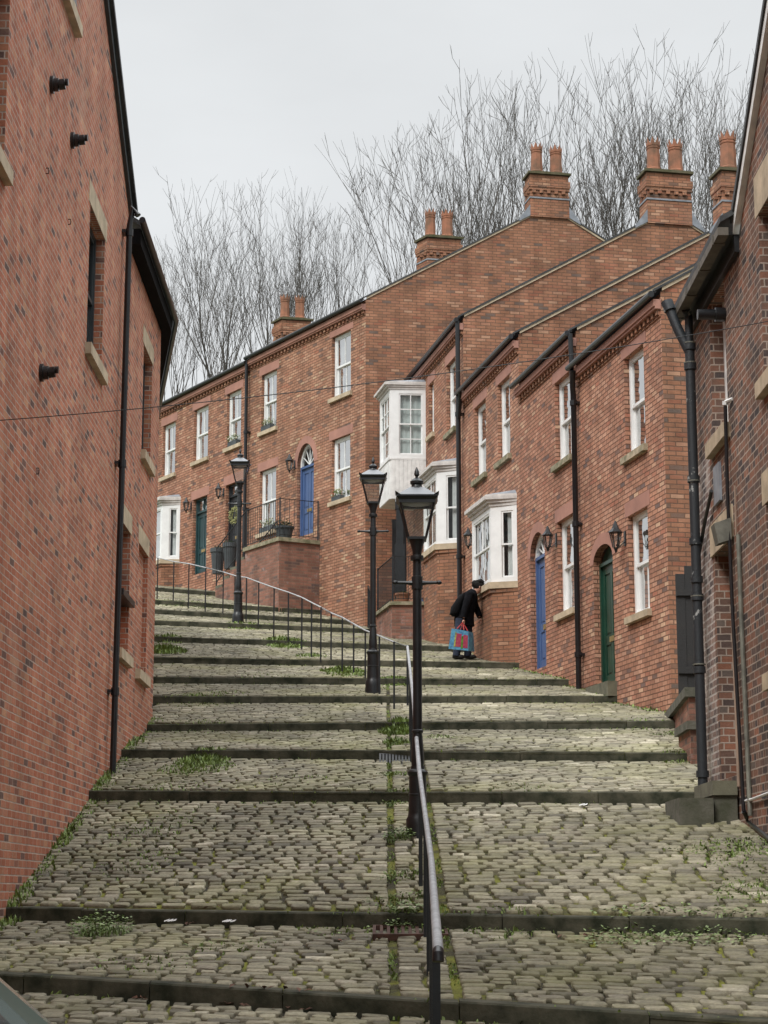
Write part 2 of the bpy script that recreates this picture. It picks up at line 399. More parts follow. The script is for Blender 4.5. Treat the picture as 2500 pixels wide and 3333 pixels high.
def stepH(i, X):
    a = STEPS[i]; t = (X - a[0]) / (a[3] - a[0]); t = max(-.25, min(1.25, t)); return a[2] + t * (a[5] - a[2])
NS = len(STEPS)
Y0, Z0 = -4.0, -1.62
def band(i, X):
    """(y0,z0,y1,z1) of tread i (from step i to foot of step i+1), i=-1 is the foot of the street"""
    if i < 0: y0, z0 = 3.0, -1.45
    else: y0, z0 = stepY(i, X), stepH(i, X)
    if i + 1 < NS: y1, z1 = stepY(i + 1, X), stepH(i + 1, X) - RISE
    else: y1, z1 = y0 + 30, z0 + 3.0
    return y0, z0, y1, z1
def ground(X, Y):
    for i in range(NS - 1, -2, -1):
        y0, z0, y1, z1 = band(i, X)
        if Y >= y0: return z0 + (z1 - z0) * (Y - y0) / (y1 - y0)
    return Z0 + (3.0 - 0) * 0 + (-1.45 - Z0) * max(0, (Y - Y0)) / (3.0 - Y0)
def hit(x, y, y0=6.0, y1=75.0, tol=.0):
    r = ray(x, y); Y = y0
    while Y < y1:
        k = Y / r[1]
        if r[2] * k <= ground(r[0] * k, Y) + tol: return Vector((r[0] * k, Y, ground(r[0] * k, Y)))
        Y += .02
    return Vector((r[0] * k, Y, 0))
def xrange_at(i):
    """street limits (inside the walls) for tread i"""
    j = max(i, 0); a = STEPS[j]
    if j <= 4: xl = -3.65
    else: xl = -9.5
    xr = {0: 3.7, 1: 3.7, 2: 3.75, 3: 4.3, 4: 4.6}.get(j, a[3] + .5)
    if j in (8, 9): xr = a[3] + .3
    if j >= 10: xr = a[3] + 1.3
    if i < 0: xl, xr = -3.7, 3.75
    return xl, xr

g = MB()
for i in range(-1, NS):
    xl, xr = xrange_at(i)
    nx = 14; ny = 6
    for a in range(nx):
        for b in range(ny):
            q = []
            for (da, db) in ((0, 0), (1, 0), (1, 1), (0, 1)):
                X = xl + (xr - xl) * (a + da) / nx
                y0, z0, y1, z1 = band(i, X)
                y1 += .05 if i + 1 < NS else 0
                t = (b + db) / ny
                q.append((X, y0 + (y1 - y0) * t, z0 + (z1 - z0) * t - .028))
            g.poly(*q)
for i in range(NS):
    xl, xr = xrange_at(i); nx = 8
    for a in range(nx):
        XA = xl + (xr - xl) * a / nx; XB = xl + (xr - xl) * (a + 1) / nx
        g.poly((XA, stepY(i, XA) + .03, stepH(i, XA) - .3), (XB, stepY(i, XB) + .03, stepH(i, XB) - .3), (XB, stepY(i, XB) + .03, stepH(i, XB) - .012), (XA, stepY(i, XA) + .03, stepH(i, XA) - .012))
o = g.build('ground', M['soil'], org=(0, 0, 0)); setp(o, kind='structure')

g = MB()
# far earth sheet behind and around everything, to the horizon
def quad_sheet(mb, pts, dz=0): mb.poly(*[(p[0], p[1], p[2] + dz) for p in pts])
gg = MB()
gg.poly((-400, -300, -1.9), (400, -300, -1.9), (400, 6, -1.9), (-400, 6, -1.9))
gg.poly((-400, 6, -1.9), (-8, 6, -1.9), (-8, 62, 7.6), (-400, 62, 7.6))
gg.poly((14, 6, -1.9), (400, 6, -1.9), (400, 62, 7.6), (14, 62, 7.6))
gg.poly((-400, 62, 7.6), (400, 62, 7.6), (400, 110, 12.0), (-400, 110, 12.0))
gg.poly((-400, 110, 12.0), (400, 110, 12.0), (400, 900, 12.0), (-400, 900, 12.0))
o = gg.build('terrain', mat('rough grass', (.06, .09, .03), .95, var=.3, scale=.5, bump=.3), org=(0, 0, 0)); setp(o, kind='structure')
# roadway at the foot of the steps
gg = MB(); gg.poly((-3.7, -30, -1.66), (3.8, -30, -1.66), (3.8, 3.05, -1.47), (-3.7, 3.05, -1.47))
o = gg.build('road', mat('asphalt', (.05, .05, .05), .9, var=.2, scale=8, bump=.5), org=(0, 0, 0)); setp(o, kind='structure')

# stone risers
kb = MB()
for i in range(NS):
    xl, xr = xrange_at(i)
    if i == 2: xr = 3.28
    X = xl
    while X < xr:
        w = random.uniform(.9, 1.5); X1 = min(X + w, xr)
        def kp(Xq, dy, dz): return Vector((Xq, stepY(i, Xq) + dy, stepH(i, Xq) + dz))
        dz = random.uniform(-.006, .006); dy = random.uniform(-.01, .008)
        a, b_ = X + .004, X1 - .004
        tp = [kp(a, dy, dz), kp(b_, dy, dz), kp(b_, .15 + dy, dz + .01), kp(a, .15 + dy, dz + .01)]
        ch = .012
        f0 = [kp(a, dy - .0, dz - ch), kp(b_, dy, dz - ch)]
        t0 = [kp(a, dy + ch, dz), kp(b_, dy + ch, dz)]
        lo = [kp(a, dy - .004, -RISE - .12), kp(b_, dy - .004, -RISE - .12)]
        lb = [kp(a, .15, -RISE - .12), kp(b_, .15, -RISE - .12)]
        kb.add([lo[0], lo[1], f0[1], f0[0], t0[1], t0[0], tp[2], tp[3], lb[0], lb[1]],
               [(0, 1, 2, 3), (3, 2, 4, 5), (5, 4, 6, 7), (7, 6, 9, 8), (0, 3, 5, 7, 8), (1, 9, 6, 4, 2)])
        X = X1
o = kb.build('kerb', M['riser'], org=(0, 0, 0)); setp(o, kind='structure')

# setts : real stones, laid in rows across the street
def make_setts():
    T = []   # template: octagonal rings, (x,y in -0.5..0.5, level)
    cc = .28
    def ring(sx, sy, z, c=cc):
        k = c
        return [(-.5 * sx, (-.5 + k) * sy, z), (-.5 * sx, (.5 - k) * sy, z), ((-.5 + k) * sx, .5 * sy, z), ((.5 - k) * sx, .5 * sy, z),
                (.5 * sx, (.5 - k) * sy, z), (.5 * sx, (-.5 + k) * sy, z), ((.5 - k) * sx, -.5 * sy, z), ((-.5 + k) * sx, -.5 * sy, z)]
    tv = ring(1, 1, -.035, .12) + ring(.99, .98, -.018, .10) + ring(.97, .91, -.001, .12) + ring(.86, .70, .0018, .17)
    tv = np.array(tv)
    quads = []
    for l in range(3):
        for k in range(8):
            quads.append((l * 8 + k, (l + 1) * 8 + k, (l + 1) * 8 + (k + 1) % 8, l * 8 + (k + 1) % 8))
    top = [24, 25, 26, 27, 28, 29, 30, 31][::-1]
    V = []; cnt = 0
    for i in range(-1, NS):
        xl, xr = xrange_at(i)
        if i >= 5: xl = max(xl, -8.0)
        xm = (xl + xr) / 2; y0, z0, y1, z1 = band(i, 0.0)
        if i == -1: y0c = 9.5
        else: y0c = y0
        if i == NS - 1: y1 = y0 + 6
        dist = y1 - y0c; rows = max(2, round((dist - .15) / .148))
        for r_ in range(rows):
            X = xl + random.uniform(-.15, 0)
            wr = random.uniform(.88, 1.12)
            rowd = random.uniform(-.1, .1)
            while X < xr:
                w = random.choice((.14, .165, .185, .20, .21, .225, .26)) * wr * random.uniform(.93, 1.07)
                for bx in ((.05, .47) if i < 6 else ()):
                    if X < bx < X + w + .07:
                        w = bx - X
                        if w < .05: w = .0
                        break
                if w == 0: X = bx + .035; continue
                xc = X + w / 2
                b0, c0, b1, c1 = band(i, xc)
                if i == -1: c0 = c0 + (c1 - c0) * (9.5 - b0) / (b1 - b0); b0 = 9.5
                if i == NS - 1: c1 = c0 + (c1 - c0) * 6 / (b1 - b0); b1 = b0 + 6
                off = .155 if i >= 0 else 0
                rd = (b1 - b0 - off) / rows
                yc = b0 + off + rd * (r_ + .5)
                sl = (c1 - c0) / (b1 - b0); zc = c0 + sl * (yc - b0)
                # direction along the row
                y0b = stepY(max(i, 0), xc + .5) - stepY(max(i, 0), xc - .5)
                y1b = stepY(min(i + 1, NS - 1), xc + .5) - stepY(min(i + 1, NS - 1), xc - .5)
                tt = (r_ + .5) / rows; dyx = y0b * (1 - tt) + y1b * tt
                e1 = np.array([1, dyx, 0.]); e1 /= np.linalg.norm(e1)
                e2 = np.array([0, 1, sl]); e2 /= np.linalg.norm(e2)
                e3 = np.cross(e1, e2); e3 /= np.linalg.norm(e3)
                gap = random.uniform(.013, .028)
                sx = w - gap; sy = min(rd, .21) * random.uniform(.90, .99) - .008
                j = rng.normal(0, .0035, tv.shape); 
                loc = tv.copy(); loc[:, 0] *= sx; loc[:, 1] *= sy
                loc[:, :2] += j[:, :2] * 1.6; loc[16:, 2] += j[16:, 2] * .35
                loc[8:, 2] += random.gauss(0, .0026) + loc[8:, 0] * random.gauss(0, .018) + loc[8:, 1] * random.gauss(0, .025)
                a = random.gauss(0, .012); ca, sa = math.cos(a), math.sin(a)
                lx = loc[:, 0] * ca - loc[:, 1] * sa; ly = loc[:, 0] * sa + loc[:, 1] * ca
                jj = random.gauss(0, .004)
                P = np.array([xc, yc + jj, zc])[None] + lx[:, None] * e1 + ly[:, None] * e2 + loc[:, 2:3] * e3
                V.append(P); cnt += 1; X += w
                if abs(X - .05) < 1e-6 or abs(X - .47) < 1e-6: X += .035
    V = np.concatenate(V); n = cnt
    print('setts', n)
    Q = np.array(quads); base = np.arange(n) * 32
    ql = (Q[None] + base[:, None, None]).reshape(-1)
    tl = (np.array(top)[None] + base[:, None]).reshape(-1)
    me = bpy.data.meshes.new('cobbles')
    me.vertices.add(len(V)); me.vertices.foreach_set('co', V.reshape(-1))
    nl = len(ql) + len(tl); me.loops.add(nl); me.loops.foreach_set('vertex_index', np.concatenate([ql, tl]))
    npoly = n * 24 + n; me.polygons.add(npoly)
    st = np.concatenate([np.arange(n * 24) * 4, n * 96 + np.arange(n) * 8]); me.polygons.foreach_set('loop_start', st)
    me.update(calc_edges=True); me.validate()
    me.shade_smooth()
    me.materials.append(M['sett'])
    o = bpy.data.objects.new('cobbles', me); COL.objects.link(o); setp(o, kind='structure')
make_setts()
# ---------------------------------------------------------------- building kit
def opening(pl, xf, yt, yb, xn, arch=None):
    s1, z1 = pl.sz(xf, yt); _, z0 = pl.sz(xf, yb); s0, _ = pl.sz(xn, yt)
    d = dict(s0=min(s0, s1), s1=max(s0, s1), z0=z0, z1=z1)
    if arch: d['spr'] = pl.sz(xf, arch)[1]
    return d

def arc_pts(op, n=12, grow=0.0):
    c = (op['s0'] + op['s1']) / 2; a = (op['s1'] - op['s0']) / 2 + grow; b = op['z1'] - op['spr'] + grow
    return [(c - a * math.cos(math.pi * k / n), op['spr'] + b * math.sin(math.pi * k / n)) for k in range(n + 1)]

def wall(mb, pl, sa, sb, z0, z1, ops, depth=.12):
    S = sorted({sa, sb, *[o[k] for o in ops for k in ('s0', 's1')]}); Z = sorted({z0, z1, *[o[k] for o in ops for k in ('z0', 'z1')]})
    for i in range(len(S) - 1):
        for j in range(len(Z) - 1):
            sc = (S[i] + S[i + 1]) / 2; zc = (Z[j] + Z[j + 1]) / 2
            if any(o['s0'] < sc < o['s1'] and o['z0'] < zc < o['z1'] for o in ops): continue
            mb.poly(pl.pt(S[i], Z[j]), pl.pt(S[i + 1], Z[j]), pl.pt(S[i + 1], Z[j + 1]), pl.pt(S[i], Z[j + 1]))
    for o in ops:
        dp = o.get('depth', depth)
        zt = o.get('spr', o['z1'])
        def rv(sA, zA, sB, zB): mb.poly(pl.pt(sA, zA), pl.pt(sB, zB), pl.pt(sB, zB, -dp), pl.pt(sA, zA, -dp))
        rv(o['s0'], o['z0'], o['s0'], zt); rv(o['s1'], o['z0'], o['s1'], zt); rv(o['s0'], o['z0'], o['s1'], o['z0'])
        if 'spr' in o:
            A = arc_pts(o)
            for k in range(len(A) - 1):
                rv(*A[k], *A[k + 1])
                cor = (o['s0'], o['z1']) if k < len(A) // 2 else (o['s1'], o['z1'])
                mb.poly(pl.pt(*cor), pl.pt(*A[k]), pl.pt(*A[k + 1]))
        else: rv(o['s0'], o['z1'], o['s1'], o['z1'])

def window(par, pl, op, rec=.11, bars=(1, 1), frame='white', curtain='half', sill='cream', lintel='sand', lh=.24, sash=True, sillh=.11):
    s0, s1, z0, z1 = op['s0'], op['s1'], op['z0'], op['z1']
    w = MB(); fw = .065
    w.pbox(pl, s0, s0 + fw, z0, z1, -rec - .06, -rec + .02); w.pbox(pl, s1 - fw, s1, z0, z1, -rec - .06, -rec + .02)
    w.pbox(pl, s0 + fw, s1 - fw, z1 - .05, z1, -rec - .06, -rec + .018); w.pbox(pl, s0 + fw, s1 - fw, z0, z0 + .05, -rec - .06, -rec + .018)
    a, b = s0 + fw, s1 - fw; zm = (z0 + z1) / 2
    sw = .042
    def sashf(za, zb, o0, o1, nb):
        w.pbox(pl, a, a + sw, za, zb, o0, o1); w.pbox(pl, b - sw, b, za, zb, o0, o1)
        w.pbox(pl, a + sw, b - sw, zb - sw, zb, o0, o1); w.pbox(pl, a + sw, b - sw, za, za + sw * 1.2, o0, o1)
        for k in range(nb):
            c = a + (b - a) * (k + 1) / (nb + 1); w.pbox(pl, c - .011, c + .011, za + sw * 1.2, zb - sw, o0 + .005, o1 - .004)
    if sash:
        sashf(zm - .02, z1 - .05, -rec - .03, -rec + .005, bars[0]); sashf(z0 + .05, zm + .025, -rec - .072, -rec - .034, bars[1])
    else: sashf(z0 + .05, z1 - .05, -rec - .04, -rec, bars[0])
    wo = w.build('window', M[frame], par)
    gl = MB()
    gl.poly(pl.pt(a, zm, -rec - .014), pl.pt(b, zm, -rec - .014), pl.pt(b, z1 - .05, -rec - .014), pl.pt(a, z1 - .05, -rec - .014))
    gl.poly(pl.pt(a, z0 + .05, -rec - .055), pl.pt(b, z0 + .05, -rec - .055), pl.pt(b, zm, -rec - .055), pl.pt(a, zm, -rec - .055))
    gl.build('glass_pane', M['glass'], wo)
    it = MB(); d2 = -rec - .5
    it.poly(pl.pt(s0, z0, d2), pl.pt(s1, z0, d2), pl.pt(s1, z1, d2), pl.pt(s0, z1, d2))
    for (A, B) in (((s0, z0), (s0, z1)), ((s1, z0), (s1, z1)), ((s0, z0), (s1, z0)), ((s0, z1), (s1, z1))):
        it.poly(pl.pt(*A, -rec - .06), pl.pt(*B, -rec - .06), pl.pt(*B, d2), pl.pt(*A, d2))
    it.build('room_lining', M['dark'], wo)
    if curtain:
        c = MB(); n = 14
        rngs = {'half': [(0, .42), (.80, 1)], 'full': [(0, 1)], 'sides': [(0, .3), (.72, 1)], 'left': [(0, .5)]}[curtain]
        for (p, q) in rngs:
            P = [(a + (b - a) * (p + (q - p) * k / n), -rec - .12 - (.02 if k % 2 else 0)) for k in range(n + 1)]
            for k in range(n):
                c.poly(pl.pt(P[k][0], z0, P[k][1]), pl.pt(P[k + 1][0], z0, P[k + 1][1]), pl.pt(P[k + 1][0], z1, P[k + 1][1]), pl.pt(P[k][0], z1, P[k][1]))
        c.build('curtain', M['curtain2' if curtain == 'full' else 'curtain'], wo)
    if sill:
        m = MB(); m.pbox(pl, s0 - .09, s1 + .09, z0 - sillh, z0 - .002, -rec + .02, .075); m.build('sill', M[sill], wo)
    if lintel:
        m = MB(); m.pbox(pl, s0 - .13, s1 + .13, z1 + .002, z1 + lh, -rec + .02, .006); m.build('lintel', M[lintel], wo)
    return wo

def panel_door(par, pl, op, colour, rec=.13, arch=False, fan=False, letter=True, transom=None, lintel=None):
    s0, s1, z0 = op['s0'], op['s1'], op['z0']; zt = op.get('spr', op['z1'])
    d = MB(); fw = .07
    zd = transom if transom else zt
    d.pbox(pl, s0, s0 + fw, z0, zt, -rec - .05, -rec + .03); d.pbox(pl, s1 - fw, s1, z0, zt, -rec - .05, -rec + .03)
    d.pbox(pl, s0 + fw, s1 - fw, zd - .06, zd, -rec - .05, -rec + .04)
    if transom:
        d.pbox(pl, s0 + fw, s1 - fw, zt - .05, zt, -rec - .05, -rec + .03); c = (s0 + s1) / 2
        d.pbox(pl, c - .015, c + .015, zd, zt - .05, -rec - .04, -rec + .01)
    a, b = s0 + fw, s1 - fw; zb = zd - .06
    d.pbox(pl, a, b, z0, zb, -rec - .06, -rec - .03)
    st = (b - a) * .13; c = (a + b) / 2; H = zb - z0
    cuts = [(0, .09), (.34, .42), (.93, 1)]
    d.pbox(pl, a, a + st, z0, zb, -rec - .03, -rec - .008); d.pbox(pl, b - st, b, z0, zb, -rec - .03, -rec - .008); d.pbox(pl, c - st * .45, c + st * .45, z0, zb, -rec - .03, -rec - .010)
    for p, q in cuts: d.pbox(pl, a + st, b - st, z0 + H * p, z0 + H * q, -rec - .03, -rec - .012)
    for (p, q) in ((.09, .34), (.42, .93)):
        for (x0, x1) in ((a + st, c - st * .45), (c + st * .45, b - st)):
            e = .035; d.pbox(pl, x0 + e, x1 - e, z0 + H * p + e, z0 + H * q - e, -rec - .03, -rec - .018)
    do = d.build('door', M[colour], par)
    h = MB()
    if letter: h.pbox(pl, c - .12, c + .12, z0 + H * .355, z0 + H * .40, -rec - .012, -rec + .004)
    h.build('letter_box', M['brass'], do)
    h = MB(); h.lathe([(.02, 0), (.03, .02), (.02, .05)], pl.pt(a + .07, z0 + H * .45, -rec), n=8); h.build('door_knob', M['brass'], do)
    gl = MB()
    if transom:
        gl.poly(pl.pt(a, zd, -rec - .02), pl.pt(b, zd, -rec - .02), pl.pt(b, zt, -rec - .02), pl.pt(a, zt, -rec - .02)); gl.build('transom_glass', M['glass'], do)
        it = MB(); it.poly(pl.pt(a, zd, -rec - .1), pl.pt(b, zd, -rec - .1), pl.pt(b, zt, -rec - .1), pl.pt(a, zt, -rec - .1)); it.build('transom_blind', M['curtain2'], do)
    if arch:
        A = arc_pts(op); fr = MB(); c0 = pl.pt((s0 + s1) / 2, zt, 0)
        if fan:
            B = arc_pts(dict(op, s0=op['s0'] + .07, s1=op['s1'] - .07, z1=op['z1'] - .07))
            for k in range(len(A) - 1):
                fr.hexa([pl.pt(*A[k], -rec - .05), pl.pt(*A[k + 1], -rec - .05), pl.pt(*B[k + 1], -rec - .05), pl.pt(*B[k], -rec - .05),
                         pl.pt(*A[k], -rec + .03), pl.pt(*A[k + 1], -rec + .03), pl.pt(*B[k + 1], -rec + .03), pl.pt(*B[k], -rec + .03)])
            for k in (2, 4, 6, 8, 10):
                fr.bar(pl.pt((s0 + s1) / 2, zt, -rec - .01), pl.pt(*B[k], -rec - .01), .02)
            fr.build('fanlight_frame', M['white' if fan == 'white' else colour], do)
            gl.add([pl.pt(*q, -rec - .03) for q in B], [tuple(range(len(B)))]); gl.build('fanlight_glass', M['glass'], do)
            it = MB(); it.add([pl.pt(*q, -rec - .12) for q in A], [tuple(range(len(A)))]); it.build('fanlight_lining', M['dark'], do)
        else:
            fr.add([pl.pt(*q, -rec - .03) for q in A], [tuple(range(len(A)))]); fr.build('door_head', M[colour], do)
        rg = MB(); O = arc_pts(op, grow=.2)
        for k in range(len(A) - 1):
            rg.hexa([pl.pt(*A[k], -rec + .03), pl.pt(*A[k + 1], -rec + .03), pl.pt(*O[k + 1], -rec + .03), pl.pt(*O[k], -rec + .03),
                     pl.pt(*A[k], .006), pl.pt(*A[k + 1], .006), pl.pt(*O[k + 1], .006), pl.pt(*O[k], .006)])
        rg.build('stone_arch', M['sand'], do)
    elif lintel:
        m = MB(); m.pbox(pl, s0 - .13, s1 + .13, op['z1'] + .002, op['z1'] + .26, -rec + .03, .006); m.build('lintel', M[lintel], do)
    return do

def lantern(par, pl, s, z, h=.42):
    m = MB(); c = pl.pt(s, z, .17)
    m.pbox(pl, s - .035, s + .035, z - .12, z + .12, -.01, .02)
    m.tube([pl.pt(s, z - .05, .02), pl.pt(s, z - .13, .1), pl.pt(s, z - .11, .17)], .012, 6)
    k = h / .42
    m.lathe([(.012, -.2 * k), (.03, -.15 * k), (.05, -.13 * k)], c, 6)
    m.lathe([(.105 * k, .08 * k), (.05 * k, .14 * k), (.035 * k, .18 * k), (.012, .24 * k)], c, 6)
    for q in range(6):
        t = q * math.pi / 3
        a = c + Vector((math.cos(t) * .05, math.sin(t) * .05, -.13 * k)); b = c + Vector((math.cos(t) * .085 * k, math.sin(t) * .085 * k, .08 * k)); m.bar(a, b, .012)
    o = m.build('wall_lantern', M['black'], par)
    gm = MB(); gm.lathe([(.045, -.13 * k), (.08 * k, .08 * k)], c, 6); gm.build('lantern_glass', M['glass'], o)

def eaves(par, pl, s0, s1, ze, frieze=True):
    gmb = MB(); n = 6
    gmb.tube([pl.pt(s0 - .05, ze - .06, .17), pl.pt(s1, ze - .06, .17)], .052, 10)
    gmb.tube([pl.pt(s0 - .02, ze - .0, .10), pl.pt(s1, ze - .0, .10)], .03, 8)
    gmb.build('gutter', M['blackp'], par, smooth=True)
    f = MB(); f.pbox(pl, s0, s1, ze - .235, ze - .125, -.02, .12); f.pbox(pl, s0, s1, ze - .275, ze - .235, -.02, .095)
    f.build('stone_band', M['sand'], par)
    dm = MB(); s = s0 + .03
    while s < s1 - .1:
        dm.pbox(pl, s, s + .09, ze - .365, ze - .277, -.01, .055); s += .20
    dm.pbox(pl, s0, s1, ze - .40, ze - .368, -.01, .02)
    dm.build('brick_dentils', M['brick_g'], par)

def chimney(par, c, ang_dir, w, d, z0, z1, pots=2, poth=.78):
    """c=(x,y) centre; w along gable direction, d along the row"""
    u = G; v = ang_dir
    def slab(m, a, b, za, zb):
        P = [Vector((c[0], c[1], 0)) + u * (sx * a / 2) + v * (sy * b / 2) for sx, sy in ((-1, -1), (1, -1), (1, 1), (-1, 1))]
        m.hexa([Vector((p.x, p.y, za)) for p in P] + [Vector((p.x, p.y, zb)) for p in P])
    m = MB(); slab(m, w, d, z0, z1 - .62); slab(m, w - .02, d - .02, z1 - .62, z1 - .07)
    slab(m, w + .06, d + .06, z1 - .42, z1 - .24); slab(m, w + .03, d + .03, z1 - .50, z1 - .42)
    # dog-tooth course
    for face in range(2):
        n = int((w if face == 0 else d) / .2)
        for k in range(n):
            t = -((w if face == 0 else d) / 2) + .1 + k * .2
            if face == 0: p = Vector((c[0], c[1], 0)) + u * t - v * (d / 2 + .015)
            else: p = Vector((c[0], c[1], 0)) - u * (w / 2 + .015) + v * t
            m.box(p.x - .045, p.x + .045, p.y - .045, p.y + .045, z1 - .60, z1 - .50)
    co = m.build('chimney', M['brick_g'], par)
    m = MB(); slab(m, w + .03, d + .03, z1 - .74, z1 - .70); m.build('lead_band', M['lead'], co)
    m = MB(); slab(m, w + .10, d + .10, z1 - .06, z1); slab(m, w * .8, d * .7, z1, z1 + .06); m.build('cap_stone', M['capst'], co)
    for k in range(pots):
        t = (k - (pots - 1) / 2) * w * .50
        p = Vector((c[0], c[1], z1 + .05)) + u * t
        q = MB(); r0 = .165 * (.95 + .1 * random.random()); H = poth * random.uniform(.96, 1.04)
        q.lathe([(r0 * 1.12, 0), (r0 * 1.12, .05), (r0, .07), (r0 * .92, H * .70), (r0 * 1.0, H * .72), (r0 * 1.02, H * .76), (r0 * .9, H * .78), (r0 * .98, H * .83)], p, 8, rot=math.pi / 8, ang=.2)
        for e in range(8):
            a0 = math.pi / 8 + e * math.pi / 4 + .2; r1 = r0 * 1.0
            A = p + Vector((r1 * math.cos(a0), r1 * math.sin(a0), H * .80)); B = p + Vector((r1 * math.cos(a0 + .785), r1 * math.sin(a0 + .785), H * .80))
            C = (A + B) / 2
            q.add([A, B, B + (B - p) * .12 + Vector((0, 0, .13)), C + Vector((0, 0, .05)), A + (A - p) * .12 + Vector((0, 0, .13))], [(0, 1, 2, 3, 4)])
        q.build('chimney_pot', M['terra'], co)
    return co

SLOPE = math.tan(R(29.8)); DEP = 9.8; RIDGE = 4.9
def house(name, label, pl, drow, s0, s1, ze, zb, ops, group, gable_mat='brick_g', front='brick_t', roof_over=.0):
    P = pl.pt(s0, zb)
    h = thing('terraced_house', label, 'house', P, group)
    m = MB(); wall(m, pl, s0, s1, zb, ze - .02, ops); fr = m.build('front_wall', M[front], h)
    m = MB(); a = pl.pt(s0, 0); b = pl.pt(s1, 0)
    def gp(base, t, z): q = base + G * t; return Vector((q.x, q.y, z))
    prof = [(0, zb), (DEP, zb), (DEP, ze), (RIDGE, ze + RIDGE * SLOPE), (0, ze)]
    m.poly(*[gp(a, t, z) for t, z in prof]); m.poly(*[gp(b, t, z) for t, z in prof][::-1])
    m.poly(gp(a, DEP, zb), gp(b, DEP, zb), gp(b, DEP, ze), gp(a, DEP, ze))
    m.build('gable_wall', M[gable_mat], h)
    # roof
    m = MB(); th = .04; a2 = a - pl.d * .045; b2 = b + pl.d * roof_over
    for (t0, t1) in ((-.12, RIDGE), (RIDGE, DEP + .15)):
        zf = lambda t: ze + (t if t <= RIDGE else 2 * RIDGE - t) * SLOPE + .06
        m.hexa([gp(a2, t0, zf(t0)), gp(b2, t0, zf(t0)), gp(b2, t1, zf(t1)), gp(a2, t1, zf(t1)),
                gp(a2, t0, zf(t0) + th), gp(b2, t0, zf(t0) + th), gp(b2, t1, zf(t1) + th), gp(a2, t1, zf(t1) + th)])
    m.build('roof', M['slate'], h)
    m = MB()
    a3 = a - pl.d * .03
    for (t0, t1) in ((.02, RIDGE), (RIDGE, DEP)):
        zf = lambda t: ze + (t if t <= RIDGE else 2 * RIDGE - t) * SLOPE + .058
        q0, q1 = gp(a3, t0, zf(t0)), gp(a3, t1, zf(t1)); r0, r1 = gp(a, t0, zf(t0)), gp(a, t1, zf(t1))
        dn = Vector((0, 0, -.055)); m.hexa([q0 + dn, q1 + dn, r1 + dn, r0 + dn, q0, q1, r1, r0])
    m.build('verge_mortar', M['cream'], h)
    return h

GRP = 'stepped terrace of brick houses climbing the hill'
# --- house E (nearest of the terrace)
sED, sDC, sCB, sBA = 4.53, 8.41, 13.05, 19.27
E_w1 = opening(LT, 2030, 1170, 1495, 2095); E_w2 = opening(LT, 2043, 1683, 2013, 2108)
E_d = opening(LT, 1931, 1806, 2241, 1994, arch=1839)
E_d['z1'] = E_d['spr'] + .26
hE = house('E', 'lowest brick terraced house, green panelled door between downpipe and ground floor sash window', LT, LTd, 0, sED, 9.22, 1.2, [E_w1, E_w2, E_d], GRP)
window(hE, LT, E_w1, bars=(0, 0), curtain='left', sill='sill'); window(hE, LT, E_w2, bars=(0, 1), curtain='half', sill='cream')
panel_door(hE, LT, E_d, 'green', arch=True)
eaves(hE, LT, 0, sED - .02, 9.22)
s, z = LT.sz(2004, 1752, .17); lantern(hE, LT, s, z, .5)
m = MB(); m.pbox(LT, E_d['s0'] - .08, E_d['s1'] + .08, E_d['z0'] - .25, E_d['z0'] - .003, -.1, .16); m.build('door_step', M['stonestep'], hE)
# --- house D
D_w1 = opening(LT, 1805, 1250, 1521, 1857); D_w2 = opening(LT, 1813.5, 1702, 2005, 1867)
D_d = opening(LT, 1725, 1735, 2188, 1772, arch=1819)
D_d['z1'] = D_d['spr'] + .42
hD = house('D', 'brick terraced house with arched blue door right of the white bay, one upstairs window', LT, LTd, sED, sDC, 9.87, 2.0, [D_w1, D_w2, D_d], GRP, front='brick_t2')
window(hD, LT, D_w1, bars=(0, 1), curtain='left', sill='sill_moss'); window(hD, LT, D_w2, bars=(0, 1), curtain='half', sill='cream')
panel_door(hD, LT, D_d, 'blue', arch=True, fan='white'); eaves(hD, LT, sED, sDC - .02, 9.87)
s, z = LT.sz(1783, 1757, .17); lantern(hD, LT, s, z, .45)
# --- house C
C_w1 = opening(LT, 1619, 1255.5, 1512, 1659); C_w2 = opening(LT, 1544, 1331, 1570, 1581)
C_d = opening(LT, 1549, 1735, 2080, 1590)
hC = house('C', 'brick terraced house with white bay window on a brick base, doorway left of the bay', LT, LTd, sDC, sCB, 10.9, 3.0, [C_w1, C_w2, C_d], GRP, front='brick_t3')
window(hC, LT, C_w1, bars=(0, 0), curtain='left', sill='sill_moss'); window(hC, LT, C_w2, bars=(0, 1), curtain='left', sill='sill_moss')
panel_door(hC, LT, C_d, 'bdoor', lintel='sand'); eaves(hC, LT, sDC, sCB - .02, 10.9)
s, z = LT.sz(1524, 1755, .17); lantern(hC, LT, s, z, .45)
# --- house B
B_w1 = opening(LT, 1453, 1192, 1418, 1482); B_w2 = opening(LT, 1396, 1254, 1424, 1412)
hB = house('B', 'brick terraced house with white bay below and white boxed oriel in its far corner', LT, LTd, sCB, sBA, 12.6, 4.0, [B_w1, B_w2], GRP, front='brick_t4')
window(hB, LT, B_w1, bars=(0, 1), curtain='left', sill='sill_moss'); window(hB, LT, B_w2, bars=(0, 0), curtain='left', sill='cream')
eaves(hB, LT, sCB, sBA, 12.6)
